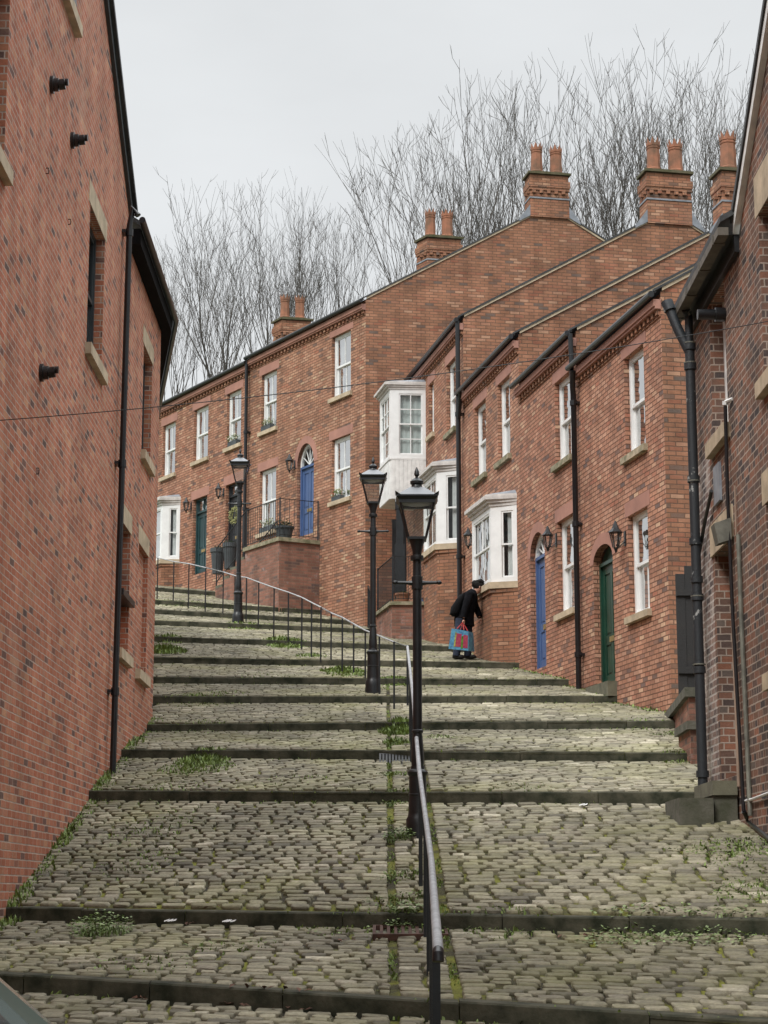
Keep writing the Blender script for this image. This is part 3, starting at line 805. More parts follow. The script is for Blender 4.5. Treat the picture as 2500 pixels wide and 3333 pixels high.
# --- houses A1, A2 (upper row)
A1 = [opening(AT, 1081, 1099.5, 1299, 1142), opening(AT, 852, 1223, 1408, 901), opening(AT, 1080, 1434, 1636, 1140), opening(AT, 846, 1536, 1739, 899)]
A1d = opening(AT, 968, 1454, 1750, 1022, arch=1522)
zeA = AT.sz(1192, 974)[1]; print('zeA', zeA, 'left', AT.sz(520, 1329)[1])
sP = AT.sz(814, 1200)[0]; sEnd = 15.5
hA1 = house('A1', 'upper brick house at the bend, arched blue door above railed brick porch steps', AT, ATd, 0, sP, zeA, 5.2, A1 + [A1d], GRP, front='brick_t5')
for i, o_ in enumerate(A1): window(hA1, AT, o_, bars=(1, 1), curtain='half', sill='cream')
panel_door(hA1, AT, A1d, 'blue', arch=True, fan='white'); eaves(hA1, AT, 0, sP, zeA)
s, z = AT.sz(942, 1511, .17); lantern(hA1, AT, s, z, .5)
A2 = [opening(AT, 739.6, 1284, 1460, 785.7), opening(AT, 633, 1336, 1505, 678.6), opening(AT, 531, 1388, 1555, 572)]
A2d1 = opening(AT, 735, 1581, 1836, 787); A2d2 = opening(AT, 629, 1628, 1872, 674)
hA2 = house('A2', 'farthest terraced house with teal green door, wreathed black door and small white bay', AT, ATd, sP, sEnd, zeA - .12, 6.2, A2 + [A2d1, A2d2], GRP, front='brick_t4')
for o_ in A2: window(hA2, AT, o_, bars=(1, 0), curtain='half', sill='cream')
t1 = AT.sz(735, 1615)[1]; t2 = AT.sz(629, 1668)[1]
panel_door(hA2, AT, A2d1, 'bdoor', transom=t1, lintel='sand'); panel_door(hA2, AT, A2d2, 'teal', transom=t2, lintel='sand'); eaves(hA2, AT, sP, sEnd, zeA - .12)
for (x, y) in ((711, 1601), (606, 1646)):
    s, z = AT.sz(x, y, .17); lantern(hA2, AT, s, z, .45)

# chimneys
def ridge_pt(pl, s, ze, t=RIDGE): q = pl.pt(s, 0) + G * t; return (q.x, q.y)
def gchim(h, pl, s, ze, tc, w, d, ztop, **k):
    perp_ = Vector((-G.y, G.x, 0)) if pl is AT else pl.d
    q = pl.pt(s, 0) + G * tc + perp_ * (d / 2 - .055)
    co = chimney(h, (q.x, q.y), perp_, w, d, ze + (RIDGE - w / 2) * SLOPE + .02, ztop, **k)
    f = MB()
    for sg_ in (-1, 1):
        c_ = pl.pt(s, 0) + G * (tc + sg_ * (w / 2 + .002)) - perp_ * .058; zz_ = ze + (RIDGE - w / 2) * SLOPE + .06; e_ = G * (sg_ * .30)
        f.add([Vector((c_.x, c_.y, zz_ - .02)), Vector((c_.x + e_.x, c_.y + e_.y, zz_ - .02 - .30 * SLOPE)), Vector((c_.x + e_.x, c_.y + e_.y, zz_ + .05 - .30 * SLOPE)), Vector((c_.x, c_.y, zz_ + .28)),
               Vector((c_.x, c_.y + .3, zz_ - .02)), Vector((c_.x + e_.x, c_.y + e_.y + .3, zz_ - .02 - .30 * SLOPE)), Vector((c_.x + e_.x, c_.y + e_.y + .3, zz_ + .05 - .30 * SLOPE)), Vector((c_.x, c_.y + .3, zz_ + .28))],
              [(0, 1, 2, 3), (4, 7, 6, 5), (0, 4, 5, 1), (1, 5, 6, 2), (2, 6, 7, 3), (0, 3, 7, 4)])
        f.build('lead_flashing', M['lead'], co); f = MB()
gchim(hA1, AT, 0, zeA, 4.91, 1.06, .55, 18.6)
gchim(hB, LT, sCB, 12.6, 4.92, 1.08, .55, 16.42)
gchim(hC, LT, sDC, 10.9, 4.92, 1.08, .55, 14.72)
for (x, y, h, sc) in ((1428, 800, hA1, sP), (951, 1060, hA2, 15.2)):
    zr = 18.6; q = AT.pt(sc, 0) + G * 4.75
    if x == 951: q = at(951, 1060, 62.9)
    else: q = at(1428, 772, 54.6)
    chimney(h, (q.x, q.y), ATd, 1.0, .6, 15.6, 18.6)

# downpipes
def downpipe(par, pl, s, z0, z1, r=.038, o=.09, mat_='blackp', collars=(), swan=None, name='downpipe'):
    m = MB()
    pts = [pl.pt(s, z0, o), pl.pt(s, z1, o)]
    if swan: pts += [pl.pt(s + swan * .4, z1 + .18, o + .04), pl.pt(s + swan, z1 + .42, .17)]
    m.tube(pts, r, 10)
    for z in collars:
        m.tube([pl.pt(s, z - .045, o), pl.pt(s, z + .045, o)], r * 1.35, 10); m.pbox(pl, s - .075, s + .075, z - .02, z + .02, 0, o - .01)
    return m.build(name, M[mat_], par, smooth=True)
s = LT.sz(1888, 1500)[0]; zt = LT.sz(1888, 1290)[1]; zg = ground(LT.pt(s, 0).x, LT.pt(s, 0).y)
zz = [LT.sz(1888, y)[1] for y in (1310, 1709, 2136)]
pE = downpipe(hE, LT, s, zg - .1, zt, .05, .10, collars=zz, swan=-.22)
zD = LT.sz(1880, 1085)[1]; m = MB(); m.tube([LT.pt(s + .03, zt - .05, .1), LT.pt(s + .05, zD, .12)], .045, 10); m.build('downpipe', M['blackp'], hD, smooth=True)
s = LT.sz(1510, 1500)[0]; zg = ground(LT.pt(s, 0).x, LT.pt(s, 0).y); zt = LT.sz(1508, 1350)[1]; zt2 = LT.sz(1508, 1045)[1]
pC = downpipe(hC, LT, s, zg - .1, zt2, .055, .12, collars=[zt, zt - 3.2])
m = MB(); m.tube([LT.pt(s - .05, zt - .1, .12), LT.pt(s - .2, zt + .3, .12), LT.pt(s - .35, zt + .45, .17)], .045, 10); m.build('downpipe', M['blackp'], hC, smooth=True)
s = AT.sz(814, 1300)[0]; zg = AT.sz(812, 1900)[1]
downpipe(hA1, AT, s, zg - .3, zeA - .1, .05, .12, collars=[zeA - 2.2, zeA - 4.4])

# ---------------------------------------------------------------- bay windows (parts of their houses)
def facep(P, Q):
    d = (Q - P); d.z = 0; d.normalize(); return Plane((P.x, P.y), (d.x, d.y), (d.y, -d.x))
def bay(par, pl, sa, cant, proj, flen, zb, zs, zt, ztop, base=True, label=None, panes=(1, 1), bars_side=None, skirt=None):
    """canted bay: brick base up to zs, white joinery zs..zt, cornice zt..ztop"""
    def plan(g): return [pl.pt(sa - g * .2, 0, 0), pl.pt(sa + cant - g * .5, 0, proj + g), pl.pt(sa + cant + flen + g * .5, 0, proj + g), pl.pt(sa + 2 * cant + flen + g * .2, 0, 0)]
    def band_(m, g, z0, z1): m.prism([Vector((p.x, p.y, z0)) for p in plan(g)], (0, 0, z1 - z0))
    w = MB(); P = plan(0.0)
    # white frame: corner posts and rails, per face
    bo = None
    for i in range(3):
        A, B = P[i], P[i + 1]; fp = facep(A, B)
        if (fp.n.dot(pl.n)) < 0 and i == 1: fp.n = -fp.n
        # outward normal check
        ctr = (P[0] + P[3]) / 2
        if (((A + B) / 2) - ctr).dot(fp.n) < 0: fp.n = -fp.n
        L_ = (B - A).length
        e = (.17, .17) if i != 1 else (.14, .14)
        if i == 0: e = (.08, .22)
        if i == 2: e = (.22, .08)
        if i == 1: e = (.12, .12)
        w.pbox(fp, 0, e[0], zs, zt, -.05, -.001); w.pbox(fp, L_ - e[1], L_, zs, zt, -.05, -.001)
        w.pbox(fp, e[0], L_ - e[1], zt - .10, zt, -.05, -.002); w.pbox(fp, e[0], L_ - e[1], zs, zs + .09, -.05, -.002)
    bo = w.build('bay_window', M['white'], par)
    for i in range(3):
        A, B = P[i], P[i + 1]; fp = facep(A, B); ctr = (P[0] + P[3]) / 2
        if (((A + B) / 2) - ctr).dot(fp.n) < 0: fp.n = -fp.n
        L_ = (B - A).length; e = {0: (.08, .22), 1: (.12, .12), 2: (.22, .08)}[i]
        a, b = e[0], L_ - e[1]; z0, z1 = zs + .09, zt - .10; zm = (z0 + z1) / 2
        s_ = MB(); sw = .035
        nb = panes[0] if i != 1 else panes[1]
        for (za, zb_, o0, o1) in ((zm - .02, z1, -.045, -.015), (z0, zm + .02, -.075, -.047)):
            s_.pbox(fp, a, a + sw, za, zb_, o0, o1); s_.pbox(fp, b - sw, b, za, zb_, o0, o1)
            s_.pbox(fp, a + sw, b - sw, zb_ - sw, zb_, o0, o1); s_.pbox(fp, a + sw, b - sw, za, za + sw, o0, o1)
            for k in range(nb):
                c = a + (b - a) * (k + 1) / (nb + 1); s_.pbox(fp, c - .011, c + .011, za + sw, zb_ - sw, o0 + .003, o1 - .003)
            if bars_side: s_.pbox(fp, a + sw, b - sw, (za + zb_) / 2 - .011, (za + zb_) / 2 + .011, o0 + .004, o1 - .004)
        s_.build('sash', M['white'], bo)
        gl = MB(); gl.poly(fp.pt(a, z0, -.055), fp.pt(b, z0, -.055), fp.pt(b, z1, -.055), fp.pt(a, z1, -.055)); gl.build('glass_pane', M['glass'], bo)
        c_ = MB(); n = 8
        fr_ = (0, 1) if bars_side else (0, .6)
        for k in range(n):
            x0 = a + (b - a) * (fr_[0] + (fr_[1] - fr_[0]) * k / n); x1 = a + (b - a) * (fr_[0] + (fr_[1] - fr_[0]) * (k + 1) / n)
            c_.poly(fp.pt(x0, z0, -.11 - .015 * (k % 2)), fp.pt(x1, z0, -.11 - .015 * ((k + 1) % 2)), fp.pt(x1, z1, -.11 - .015 * ((k + 1) % 2)), fp.pt(x0, z1, -.11 - .015 * (k % 2)))
        c_.build('curtain', M['curtain2' if bars_side else 'curtain'], bo)
    inn = MB(); PI_ = [pl.pt(sa + .26, 0, .02), pl.pt(sa + cant + .24, 0, proj - .24), pl.pt(sa + cant + flen - .24, 0, proj - .24), pl.pt(sa + 2 * cant + flen - .26, 0, .02)]; inn.prism([Vector((p.x, p.y, zs + .02)) for p in PI_], (0, 0, zt - zs - .04)); inn.build('room_lining', M['dark'], bo)
    c = MB(); hh = ztop - zt
    band_(c, .03, zt + .002, zt + hh * .3); band_(c, .08, zt + hh * .3, zt + hh * .55); band_(c, .14, zt + hh * .55, zt + hh * .85); band_(c, .11, zt + hh * .85, ztop)
    c.build('cornice', M['cornice'], bo)
    rf = MB(); q = plan(.10)
    rise = .09
    T = [Vector((p.x, p.y, ztop)) for p in q]; up = [pl.pt(sa + .1, ztop + rise, .0), pl.pt(sa + 2 * cant + flen - .1, ztop + rise, .0)]
    rf.add(T + up, [(0, 1, 4), (1, 2, 5, 4), (2, 3, 5), (0, 4, 5, 3), (0, 3, 2, 1)]); rf.build('lead_roof', M['lead'], bo)
    if base:
        s_ = MB(); band_(s_, .07, zs - .13, zs - .002); s_.build('stone_sill', M['cream'], bo)
        b_ = MB(); band_(b_, .03, zs - .21, zs - .133); band_(b_, -.005, zb, zs - .21); b_.build('brick_base', M['brick_g'], bo)
    if skirt:
        k_ = MB(); band_(k_, -.004, skirt, zs - .05); 
        for i in range(3):
            A, B = P[i], P[i + 1]; fp = facep(A, B); ctr = (P[0] + P[3]) / 2
            if (((A + B) / 2) - ctr).dot(fp.n) < 0: fp.n = -fp.n
            q = .05
            while q < (B - A).length - .03: k_.pbox(fp, q, q + .085, skirt + .01, zs - .052, -.01, .010); q += .10
        k_.build('boarded_skirt', M['white2'], bo)
        k_ = MB(); band_(k_, .03, zs - .05, zs - .002); k_.build('drip_ledge', M['white2'], bo)
    return bo
# C bay : near end at S x=1685
sa = LT.sz(1685, 1900)[0]; zs = LT.sz(1660, 1905)[1] ; zt = LT.sz(1672, 1650)[1]; zc = LT.sz(1680, 1606)[1]
print('bayC', sa, zs, zt, zc)
bay(hC, LT, sa, .30, .455, 1.55, 3.2, zs, zt, zc, panes=(0, 1))
sa = LT.sz(1503, 1900)[0]; zs = LT.sz(1495, 1771)[1]; zt = LT.sz(1495, 1534)[1]; zc = LT.sz(1498, 1500)[1]
print('bayB', sa, zs, zt, zc)
bay(hB, LT, sa, .313, .48, 1.37, 4.2, zs, zt, zc, panes=(0, 1))
sa = LT.sz(1386, 1400)[0]; zs = LT.sz(1380, 1497)[1]; zt = LT.sz(1380, 1275)[1]; zc = LT.sz(1386, 1243)[1]; zk = LT.sz(1380, 1631)[1]
print('oriel', sa, zs, zt, zc, zk)
ob = bay(hB, LT, sa, .12, .86, 1.25, 0, zs, zt, zc, base=False, panes=(1, 2), bars_side=True, skirt=zk)
# A2 small bay
sa = AT.sz(586, 1700)[0]; zs = AT.sz(575, 1823)[1]; zt = AT.sz(580, 1646)[1]; zc = AT.sz(600, 1612)[1]
sb = AT.sz(500, 1700)[0]
bay(hA2, AT, sa, .30, .45, max(.8, sb - sa - .3), 6.5, zs, zt, zc, panes=(0, 1))
# timber post under the oriel
p = at(1301, 1632, 46.1); q = at(1301, 1922, 46.1)
m = MB(); m.box(p.x - .085, p.x + .085, 46.0, 46.17, q.z - .2, p.z - .003); m.box(p.x - .12, p.x + .12, 45.96, 46.21, q.z - .2, q.z + 1.1); m.box(p.x - .11, p.x + .11, 45.98, 46.19, p.z - .2, p.z - .004)
m.build('corner_post', M['black'], hB)
# dark door in the recess behind the post
m = MB(); px = at(1283, 1800, 48.5); 
q0 = Vector((.02, 48.37, 0)); 
GA = Plane((-.468, 48.3), (G.x, G.y), (G.y * -1 * -1, -G.x)); GA.n = Vector((.1961, -.9806, 0)).normalized()
sg, zg0 = GA.sz(1276, 1930); sg1, zg1 = GA.sz(1290, 1692)
m.pbox(GA, sg, sg + .85, zg0, zg1, .002, .05); m.build('side_door', M['bdoor'], hA1)

# ---------------------------------------------------------------- porch of the upper house
c0s = AT.sz(1040, 1800)[0]
PO = 1.17
ptop = AT.sz(909, 1748, PO)[1]; sfront0 = AT.sz(909, 1748, PO)[0]; sfront1 = AT.sz(798, 1786, PO)[0]
print('porch', c0s, sfront0, sfront1, ptop)
por = thing('porch_steps', 'whitewashed brick porch block with stone slab and steps below the arched blue door', 'porch', AT.pt(sfront0, ptop - 2.2, PO))
def porchbox(m, s0a, s0b, s1_, z0, z1, ov=0.0):
    # s0a at wall, s0b at outer edge (near side slightly skewed), s1 far
    b = [AT.pt(s0a - ov, z0, .004), AT.pt(s1_ + ov, z0, .004), AT.pt(s1_ + ov, z0, PO + ov), AT.pt(s0b - ov, z0, PO + ov)]
    m.prism(b, (0, 0, z1 - z0))
m = MB(); porchbox(m, c0s, sfront0, sfront1, ptop - 3.0, ptop - .10)
st = .44
for k in range(1, 5): porchbox(m, sfront1 + st * (k - 1), sfront1 + st * (k - 1), sfront1 + st * k, ptop - 3.0, ptop - .10 - .19 * k)
m.build('brick_block', M['brick_p'], por)
m = MB(); porchbox(m, c0s, sfront0, sfront1, ptop - .10, ptop, .05); m.build('stone_slab', M['sill_moss'], por)
for k in range(1, 5):
    m = MB(); porchbox(m, sfront1 + st * (k - 1) + .055, sfront1 + st * (k - 1) + .055, sfront1 + st * k + .0, ptop - .10 - .19 * k, ptop - .03 - .19 * k, .0); m.build('stone_tread', M['stonestep'], por)

def railing(par_name, label, segs, h, spacing, rbar=.006, post_r=.018, mat_='black', top=.03, group=None, parts=True):
    """segs: list of (A,B) base points (Vectors); flat or raked railing"""
    t = thing(par_name, label, 'railing', segs[0][0], group)
    m = MB(); rl = MB(); pm = []
    for A, B in segs:
        rl.bar(A + Vector((0, 0, h)), B + Vector((0, 0, h)), top, top * .5); rl.bar(A + Vector((0, 0, .08)), B + Vector((0, 0, .08)), .025, .012)
        n = max(2, int((B - A).length / spacing))
        for k in range(1, n):
            p = A + (B - A) * (k / n); m.bar(p + Vector((0, 0, .06)), p + Vector((0, 0, h)), rbar * 2)
        pm += [A, B]
    rl.build('top_rail', M[mat_], t); m.build('balusters', M[mat_], t)
    seen = []
    for p in pm:
        if any((p - q).length < .05 for q in seen): continue
        seen.append(p); q = MB(); q.bar(p - Vector((0, 0, .03)), p + Vector((0, 0, h + .03)), post_r * 2); q.build('post', M[mat_], t)
    return t
zt_ = ptop + .0
a0 = AT.pt(c0s - .02, zt_, .06); a1 = AT.pt(sfront0 + .03, zt_, PO - .03); a2 = AT.pt(sfront1, zt_, PO - .03); a3 = AT.pt(sfront1 + 4 * st, zt_ - .19 * 4, PO - .03)
railing('porch_railing', 'black iron railing around the raised brick porch and down its steps', [(a0, a1), (a1, a2), (a2, a3)], 1.02, .125)
b1 = AT.pt(sfront1 + .2, zt_ - .1, .12); b2 = AT.pt(sfront1 + 4 * st, zt_ - .19 * 4, .12)
railing('step_railing', 'short black railing on the house side of the porch steps', [(b1, b2)], .95, .14)

# ---------------------------------------------------------------- recess platform of house B with railing
pf = at(1276, 1958, 44.4); pw = at(1405, 1958, 44.4)
pt_z = pf.z
pl_t = thing('entrance_platform', 'low brick platform with stone slab in the corner beneath the white oriel', 'platform', (pf.x, pf.y, pt_z - 1.0))
m = MB()
def quadprism(m, P, z0, z1): m.prism([Vector((p[0], p[1], z0)) for p in P], (0, 0, z1 - z0))
back = 48.0
PP = [(pf.x, pf.y), (1.15, 44.55), (.75, 47.3), (-.12, 46.6)]
quadprism(m, [(pf.x + .0, pf.y), (1.30, 44.45), (.66, 48.3), (pf.x - .36, 46.3)], pt_z - 1.6, pt_z - .08); m.build('brick_plinth', M['brick_p'], pl_t)
m = MB(); quadprism(m, [(pf.x - .05, pf.y - .05), (1.30, 44.40), (.66, 48.3), (pf.x - .42, 46.35)], pt_z - .08, pt_z); m.build('stone_slab', M['sill_moss'], pl_t)
q0 = Vector((pf.x + .02, pf.y + .04, pt_z)); q1 = Vector((pf.x - .33, 46.28, pt_z)); q2 = Vector((1.16, 44.56, pt_z))
railing('platform_railing', 'black iron railing on the slab beneath the white oriel', [(q1, q0), (q0, q2)], 1.05, .11)
c1 = Vector((-.38, 46.9, ground(-.38, 46.9))); c2 = Vector((-.28, 45.2, ground(-.28, 45.2)))
railing('corner_railing', 'black bar railing standing by the brick corner behind the middle lamp post', [(c1, c2)], 1.0, .16)
# ---------------------------------------------------------------- left building
L = thing('brick_building', 'tall new brick building on the left with cream lintels and a black downpipe', 'building', (-3.4, 17, -1.0))
YE = 30.5; sE = YE - 2.0
W1 = opening(LW, 342, 782, 1239, 291); W1['z0'] = LW.sz(342, 1237)[1]; W2 = opening(LW, 496, 1186, 1535, 467)
W3 = opening(LW, 425, 1738, 2150, 392); W4 = opening(LW, 482, 1812, 2215, 452)
s6, z6 = LW.sz(15, 560)
W6 = dict(s0=s6 - 1.1, s1=s6 - .05, z0=z6 + .02, z1=z6 + 1.75)
W7 = dict(s0=s6 - 1.1, s1=s6 - .05, z0=z6 - 3.4, z1=z6 - 1.8)
zeL = 8.95
for o_ in (W1, W2, W3, W4): o_['depth'] = .13
W3['depth'] = .14; W4['depth'] = .07
print('LW', W1, W2, W3, W4)
m = MB(); wall(m, LW, -9, sE, -3.0, zeL, [W1, W2, W3, W4, W6, W7], .13)
def lwp(s, z, o=0): return LW.pt(s, z, o)
# gabled upper part of the street wall
gA, gR, gB = 13.9 - 2, 19.9 - 2, 26.1 - 2
zR = 9.41 + (26.1 - 19.9) * .575
m.poly(lwp(gA, zeL), lwp(gB, zeL), lwp(gB, 9.36), lwp(gR, zR), lwp(gA, 9.36))
# return walls, back
far = lwp(sE, 0); bd = Vector((-.1625, 1, 0)).normalized(); bend = far + bd * 11
m.poly(Vector((far.x, far.y, -3)), Vector((bend.x, bend.y, -3)), Vector((bend.x, bend.y, zeL)), Vector((far.x, far.y, zeL)))
m.poly(Vector((bend.x, bend.y, 0)), Vector((bend.x - 10, bend.y + 1.5, 0)), Vector((bend.x - 10, bend.y + 1.5, zeL)), Vector((bend.x, bend.y, zeL)))
nr = lwp(-9, 0); m.poly(Vector((nr.x, nr.y, -3)), Vector((nr.x - 10, nr.y, -3)), Vector((nr.x - 10, nr.y, zeL)), Vector((nr.x, nr.y, zeL)))
# deep gable sides of the raised part
for (s_) in (gA, gB):
    a = lwp(s_, 0); m.poly(Vector((a.x - .002, a.y, zeL)), Vector((a.x - 4, a.y, zeL)), Vector((a.x - 4, a.y, 9.36)), Vector((a.x - .002, a.y, 9.36)))
m.build('wall', M['brick_l'], L)
# roofs
m = MB()
def roofslab(m, P, th=.07):
    m.hexa([Vector(p) for p in P] + [Vector(p) + Vector((0, 0, th)) for p in P])
a = lwp(gA - .25, 0); r_ = lwp(gR, 0); b = lwp(gB + .15, 0)
ov = .10
def LP(s, z, o): return lwp(s, z, o)
sl = (zR - 9.36) / (gB - gR)
for (s0_, s1_) in ((gA - .25, gR), (gR, gB + .2)):
    zf = lambda s: zR + .05 - abs(s - gR) * sl
    roofslab(m, [LP(s0_, zf(s0_), ov), LP(s1_, zf(s1_), ov), LP(s1_, zf(s1_), -9), LP(s0_, zf(s0_), -9)], .09)
# eaves roofs sloping up away from the street
for (s0_, s1_) in ((-9.2, gA), (gB, sE)):
    roofslab(m, [LP(s0_, zeL + .10, .22), LP(s1_ + (.12 if s1_ == sE else 0), zeL + .10, .22), LP(s1_, zeL + 3.4, -5), LP(s0_, zeL + 3.4, -5)], .07)
A_ = far + Vector((.22, 0, 0)); B_ = bend + Vector((.22, 0, 0))
roofslab(m, [(A_.x, A_.y, zeL + .1), (B_.x, B_.y, zeL + .1), (B_.x - 5, B_.y, zeL + 3.4), (A_.x - 5.3, A_.y, zeL + 3.4)])
m.build('roof', M['slate'], L)
m = MB()
m.pbox(LW, gB + .02, sE, zeL - .12, zeL + .1, .0, .17); m.build('soffit', M['soffit'], L); m = MB(); m.pbox(LW, -9, gA - .02, zeL - .12, zeL + .1, .0, .17)
m.build('soffit', M['soffit'], L)
m = MB()
m.tube([LP(gB - .35, zeL + .10, .23), LP(sE + .1, zeL + .10, .23), Vector((B_.x + .05, B_.y, zeL + .10))], .045, 10); m.build('gutter', M['blackp'], L, smooth=True); m = MB()
m.tube([LP(-9, zeL + .10, .23), LP(gA, zeL + .10, .23)], .045, 10)
m.build('gutter', M['blackp'], L, smooth=True)
m = MB(); a1_, a2_ = far + Vector((.02, .0, 0)), bend + Vector((.02, 0, 0))
m.prism([(a1_.x, a1_.y, zeL - .12), (a1_.x + .15, a1_.y, zeL - .12), (a2_.x + .15, a2_.y, zeL - .12), (a2_.x, a2_.y, zeL - .12)], (0, 0, .215)); m.build('soffit', M['soffit'], L)
# verge boards of the raised gable
m = MB()
for (s0_, s1_) in ((gA - .2, gR), (gR, gB + .16)):
    zf = lambda s: zR + .04 - abs(s - gR) * sl
    m.hexa([LP(s0_, zf(s0_) - .14, .0), LP(s1_, zf(s1_) - .14, .0), LP(s1_, zf(s1_) - .14, .05), LP(s0_, zf(s0_) - .14, .05),
            LP(s0_, zf(s0_), .0), LP(s1_, zf(s1_), .0), LP(s1_, zf(s1_), .05), LP(s0_, zf(s0_), .05)])
m.build('verge_board', M['greyfr'], L)
for o_ in (W1, W2, W6, W7):
    window(L, LW, o_, rec=.13, bars=(0, 0), frame='greyfr', curtain='left', sill='cream', lintel='cream', lh=.27, sillh=.14)
# half-height window over blocked panel
up = dict(W3); up['z0'] = LW.sz(425, 1962)[1]; up['depth'] = .14
window(L, LW, up, rec=.14, bars=(0, 0), frame='greyfr', curtain=None, sill='black', lintel='cream', lh=.27, sash=False, sillh=.09)
m = MB(); m.pbox(LW, W3['s0'], W3['s1'], W3['z0'], up['z0'] - .09, -.3, -.139); m.build('blind_infill', M['brick_l'], L); m = MB(); m.pbox(LW, W4['s0'], W4['s1'], W4['z0'], W4['z1'], -.3, -.069); m.build('blind_infill', M['brick_l'], L)
for o_ in (W3, W4):
    m = MB(); m.pbox(LW, o_['s0'] - .1, o_['s1'] + .1, o_['z0'] - .14, o_['z0'] - .002, -.05, .075); m.build('sill', M['cream'], L)
m = MB(); m.pbox(LW, W4['s0'] - .1, W4['s1'] + .1, W4['z1'] + .002, W4['z1'] + .27, -.05, .006); m.build('lintel', M['cream'], L)
# gable window above the frame: sill, frame
sg_, zg_ = LW.sz(246, 118)
m = MB(); m.pbox(LW, sg_ - 1.3, sg_, zg_ - .02, zg_ + .12, -.02, .08); m.build('sill', M['cream'], L)
m = MB(); m.pbox(LW, sg_ - 1.18, sg_ - .12, zg_ + .122, zg_ + 1.5, .001, .02); m.build('window', M['greyfr'], L)
# downpipe with hopper
s, z0_ = LW.sz(370, 2495, .1); s2, z1_ = LW.sz(424, 735, .1)
print('Lpipe', s, s2, z0_, z1_)
sP_ = (s + s2) / 2
cl = [LW.sz(x, y, .1)[1] for x, y in ((392, 1495), (370, 2245))]
m = MB(); m.tube([LP(s, z0_ - .1, .09), LP(s2, z1_, .09), LP(s2 - .03, z1_ + .25, .14), LP(s2 - .05, zeL + .05, .21)], .041, 12)
for z in cl + [z1_ - .1]:
    k = (z - z0_) / (z1_ - z0_); ss = s + (s2 - s) * k
    m.tube([LP(ss, z - .05, .09), LP(ss, z + .05, .09)], .054, 12); m.pbox(LW, ss - .1, ss + .1, z - .02, z + .02, 0, .05)
m.build('downpipe', M['blackp'], L, smooth=True)
for (x, y, n_) in ((165, 276, 1), (232, 457, 2), (131, 1213, 3)):
    s, z = LW.sz(x, y); m = MB()
    m.tube([LP(s, z, -.02), LP(s, z, .035)], .095, 12); m.tube([LP(s, z, .035), LP(s, z, .085)], .072, 12); m.tube([LP(s, z, .085), LP(s, z + .01, .15)], .058, 12); m.tube([LP(s, z + .03, .15), LP(s, z + .03, .185)], .038, 12)
    m.build('flue_terminal', M['blackp'], L, smooth=True)
for (x, y) in ((150, 556), (222, 722), (118, 1533)):
    s, z = LW.sz(x, y); m = MB(); m.tube([LP(s, z + .03, 0), LP(s, z + .03, .025), LP(s, z, .03), LP(s, z - .03, .025), LP(s, z - .03, 0)], .006, 6); m.build('wall_hook', M['iron'], L)

# ---------------------------------------------------------------- right building
Rb = thing('brick_building', 'old dark brick building on the right with cast iron soil pipe and stone door lintel', 'building', (3.6, 14, -1.0))
sRE = 21.25 - 2
V1 = opening(RW, 2307.5, 994, 1463, 2358); V2s, V2z = RW.sz(2468, 700)
V2 = dict(s0=V2s - 1.15, s1=V2s, z0=RW.sz(2468, 1268)[1], z1=V2z - .0)
V3s, V3z = RW.sz(2492, 1640); V3 = dict(s0=V3s - 1.1, s1=V3s, z0=V3z - 1.55, z1=V3z)
Vd = opening(RW, 2326, 1808, 2546, 2382); 
for o_ in (V1, V2, V3): o_['depth'] = .16
Vd['depth'] = .26
print('RW', V1, V2, V3, Vd)
zeR = 6.25
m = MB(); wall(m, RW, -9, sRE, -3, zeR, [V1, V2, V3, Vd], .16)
gA, gR, gB = 8.4 - 2, 13.3 - 2, 18.25 - 2
zRr = 6.45 + (18.25 - 13.3) * .70
RP = lambda s, z, o=0: RW.pt(s, z, o)
m.poly(RP(gA, zeR), RP(gB, zeR), RP(gB, 6.45), RP(gR, zRr), RP(gA, 6.45))
e = RP(sRE, 0); m.poly(Vector((e.x, e.y, -3)), Vector((e.x + 9, e.y, -3)), Vector((e.x + 9, e.y, zeR)), Vector((e.x, e.y, zeR)))
e = RP(-9, 0); m.poly(Vector((e.x, e.y, -3)), Vector((e.x + 9, e.y, -3)), Vector((e.x + 9, e.y, zeR)), Vector((e.x, e.y, zeR)))
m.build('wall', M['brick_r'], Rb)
m = MB(); slr = (zRr - 6.45) / (gB - gR)
for (s0_, s1_) in ((gA - .2, gR), (gR, gB + .12)):
    zf = lambda s: zRr + .05 - abs(s - gR) * slr
    roofslab(m, [RP(s0_, zf(s0_), .08), RP(s1_, zf(s1_), .08), RP(s1_, zf(s1_), -8), RP(s0_, zf(s0_), -8)], .08)
for (s0_, s1_) in ((-9.2, gA), (gB, sRE + .05)):
    roofslab(m, [RP(s0_, zeR + .14, .20), RP(s1_, zeR + .14, .20), RP(s1_, zeR + 3.2, -5), RP(s0_, zeR + 3.2, -5)], .06)
m.build('roof', M['slate'], Rb)
m = MB()
for (s0_, s1_) in ((gA - .15, gR), (gR, gB + .1)):
    zf = lambda s: zRr + .04 - abs(s - gR) * slr
    m.hexa([RP(s0_, zf(s0_) - .12, .0), RP(s1_, zf(s1_) - .12, .0), RP(s1_, zf(s1_) - .12, .06), RP(s0_, zf(s0_) - .12, .06),
            RP(s0_, zf(s0_), .0), RP(s1_, zf(s1_), .0), RP(s1_, zf(s1_), .06), RP(s0_, zf(s0_), .06)])
m.build('verge_board', M['white2'], Rb)
m = MB(); m.pbox(RW, gB + .1, sRE - .02, zeR - .13, zeR + .04, .0, .05); m.pbox(RW, gB + .1, sRE + .02, zeR + .045, zeR + .07, .0, .2)
m.build('fascia', M['black'], Rb)
m = MB(); m.pbox(RW, gB - .05, sRE + .08, zeR - .01, zeR + .07, .13, .235)
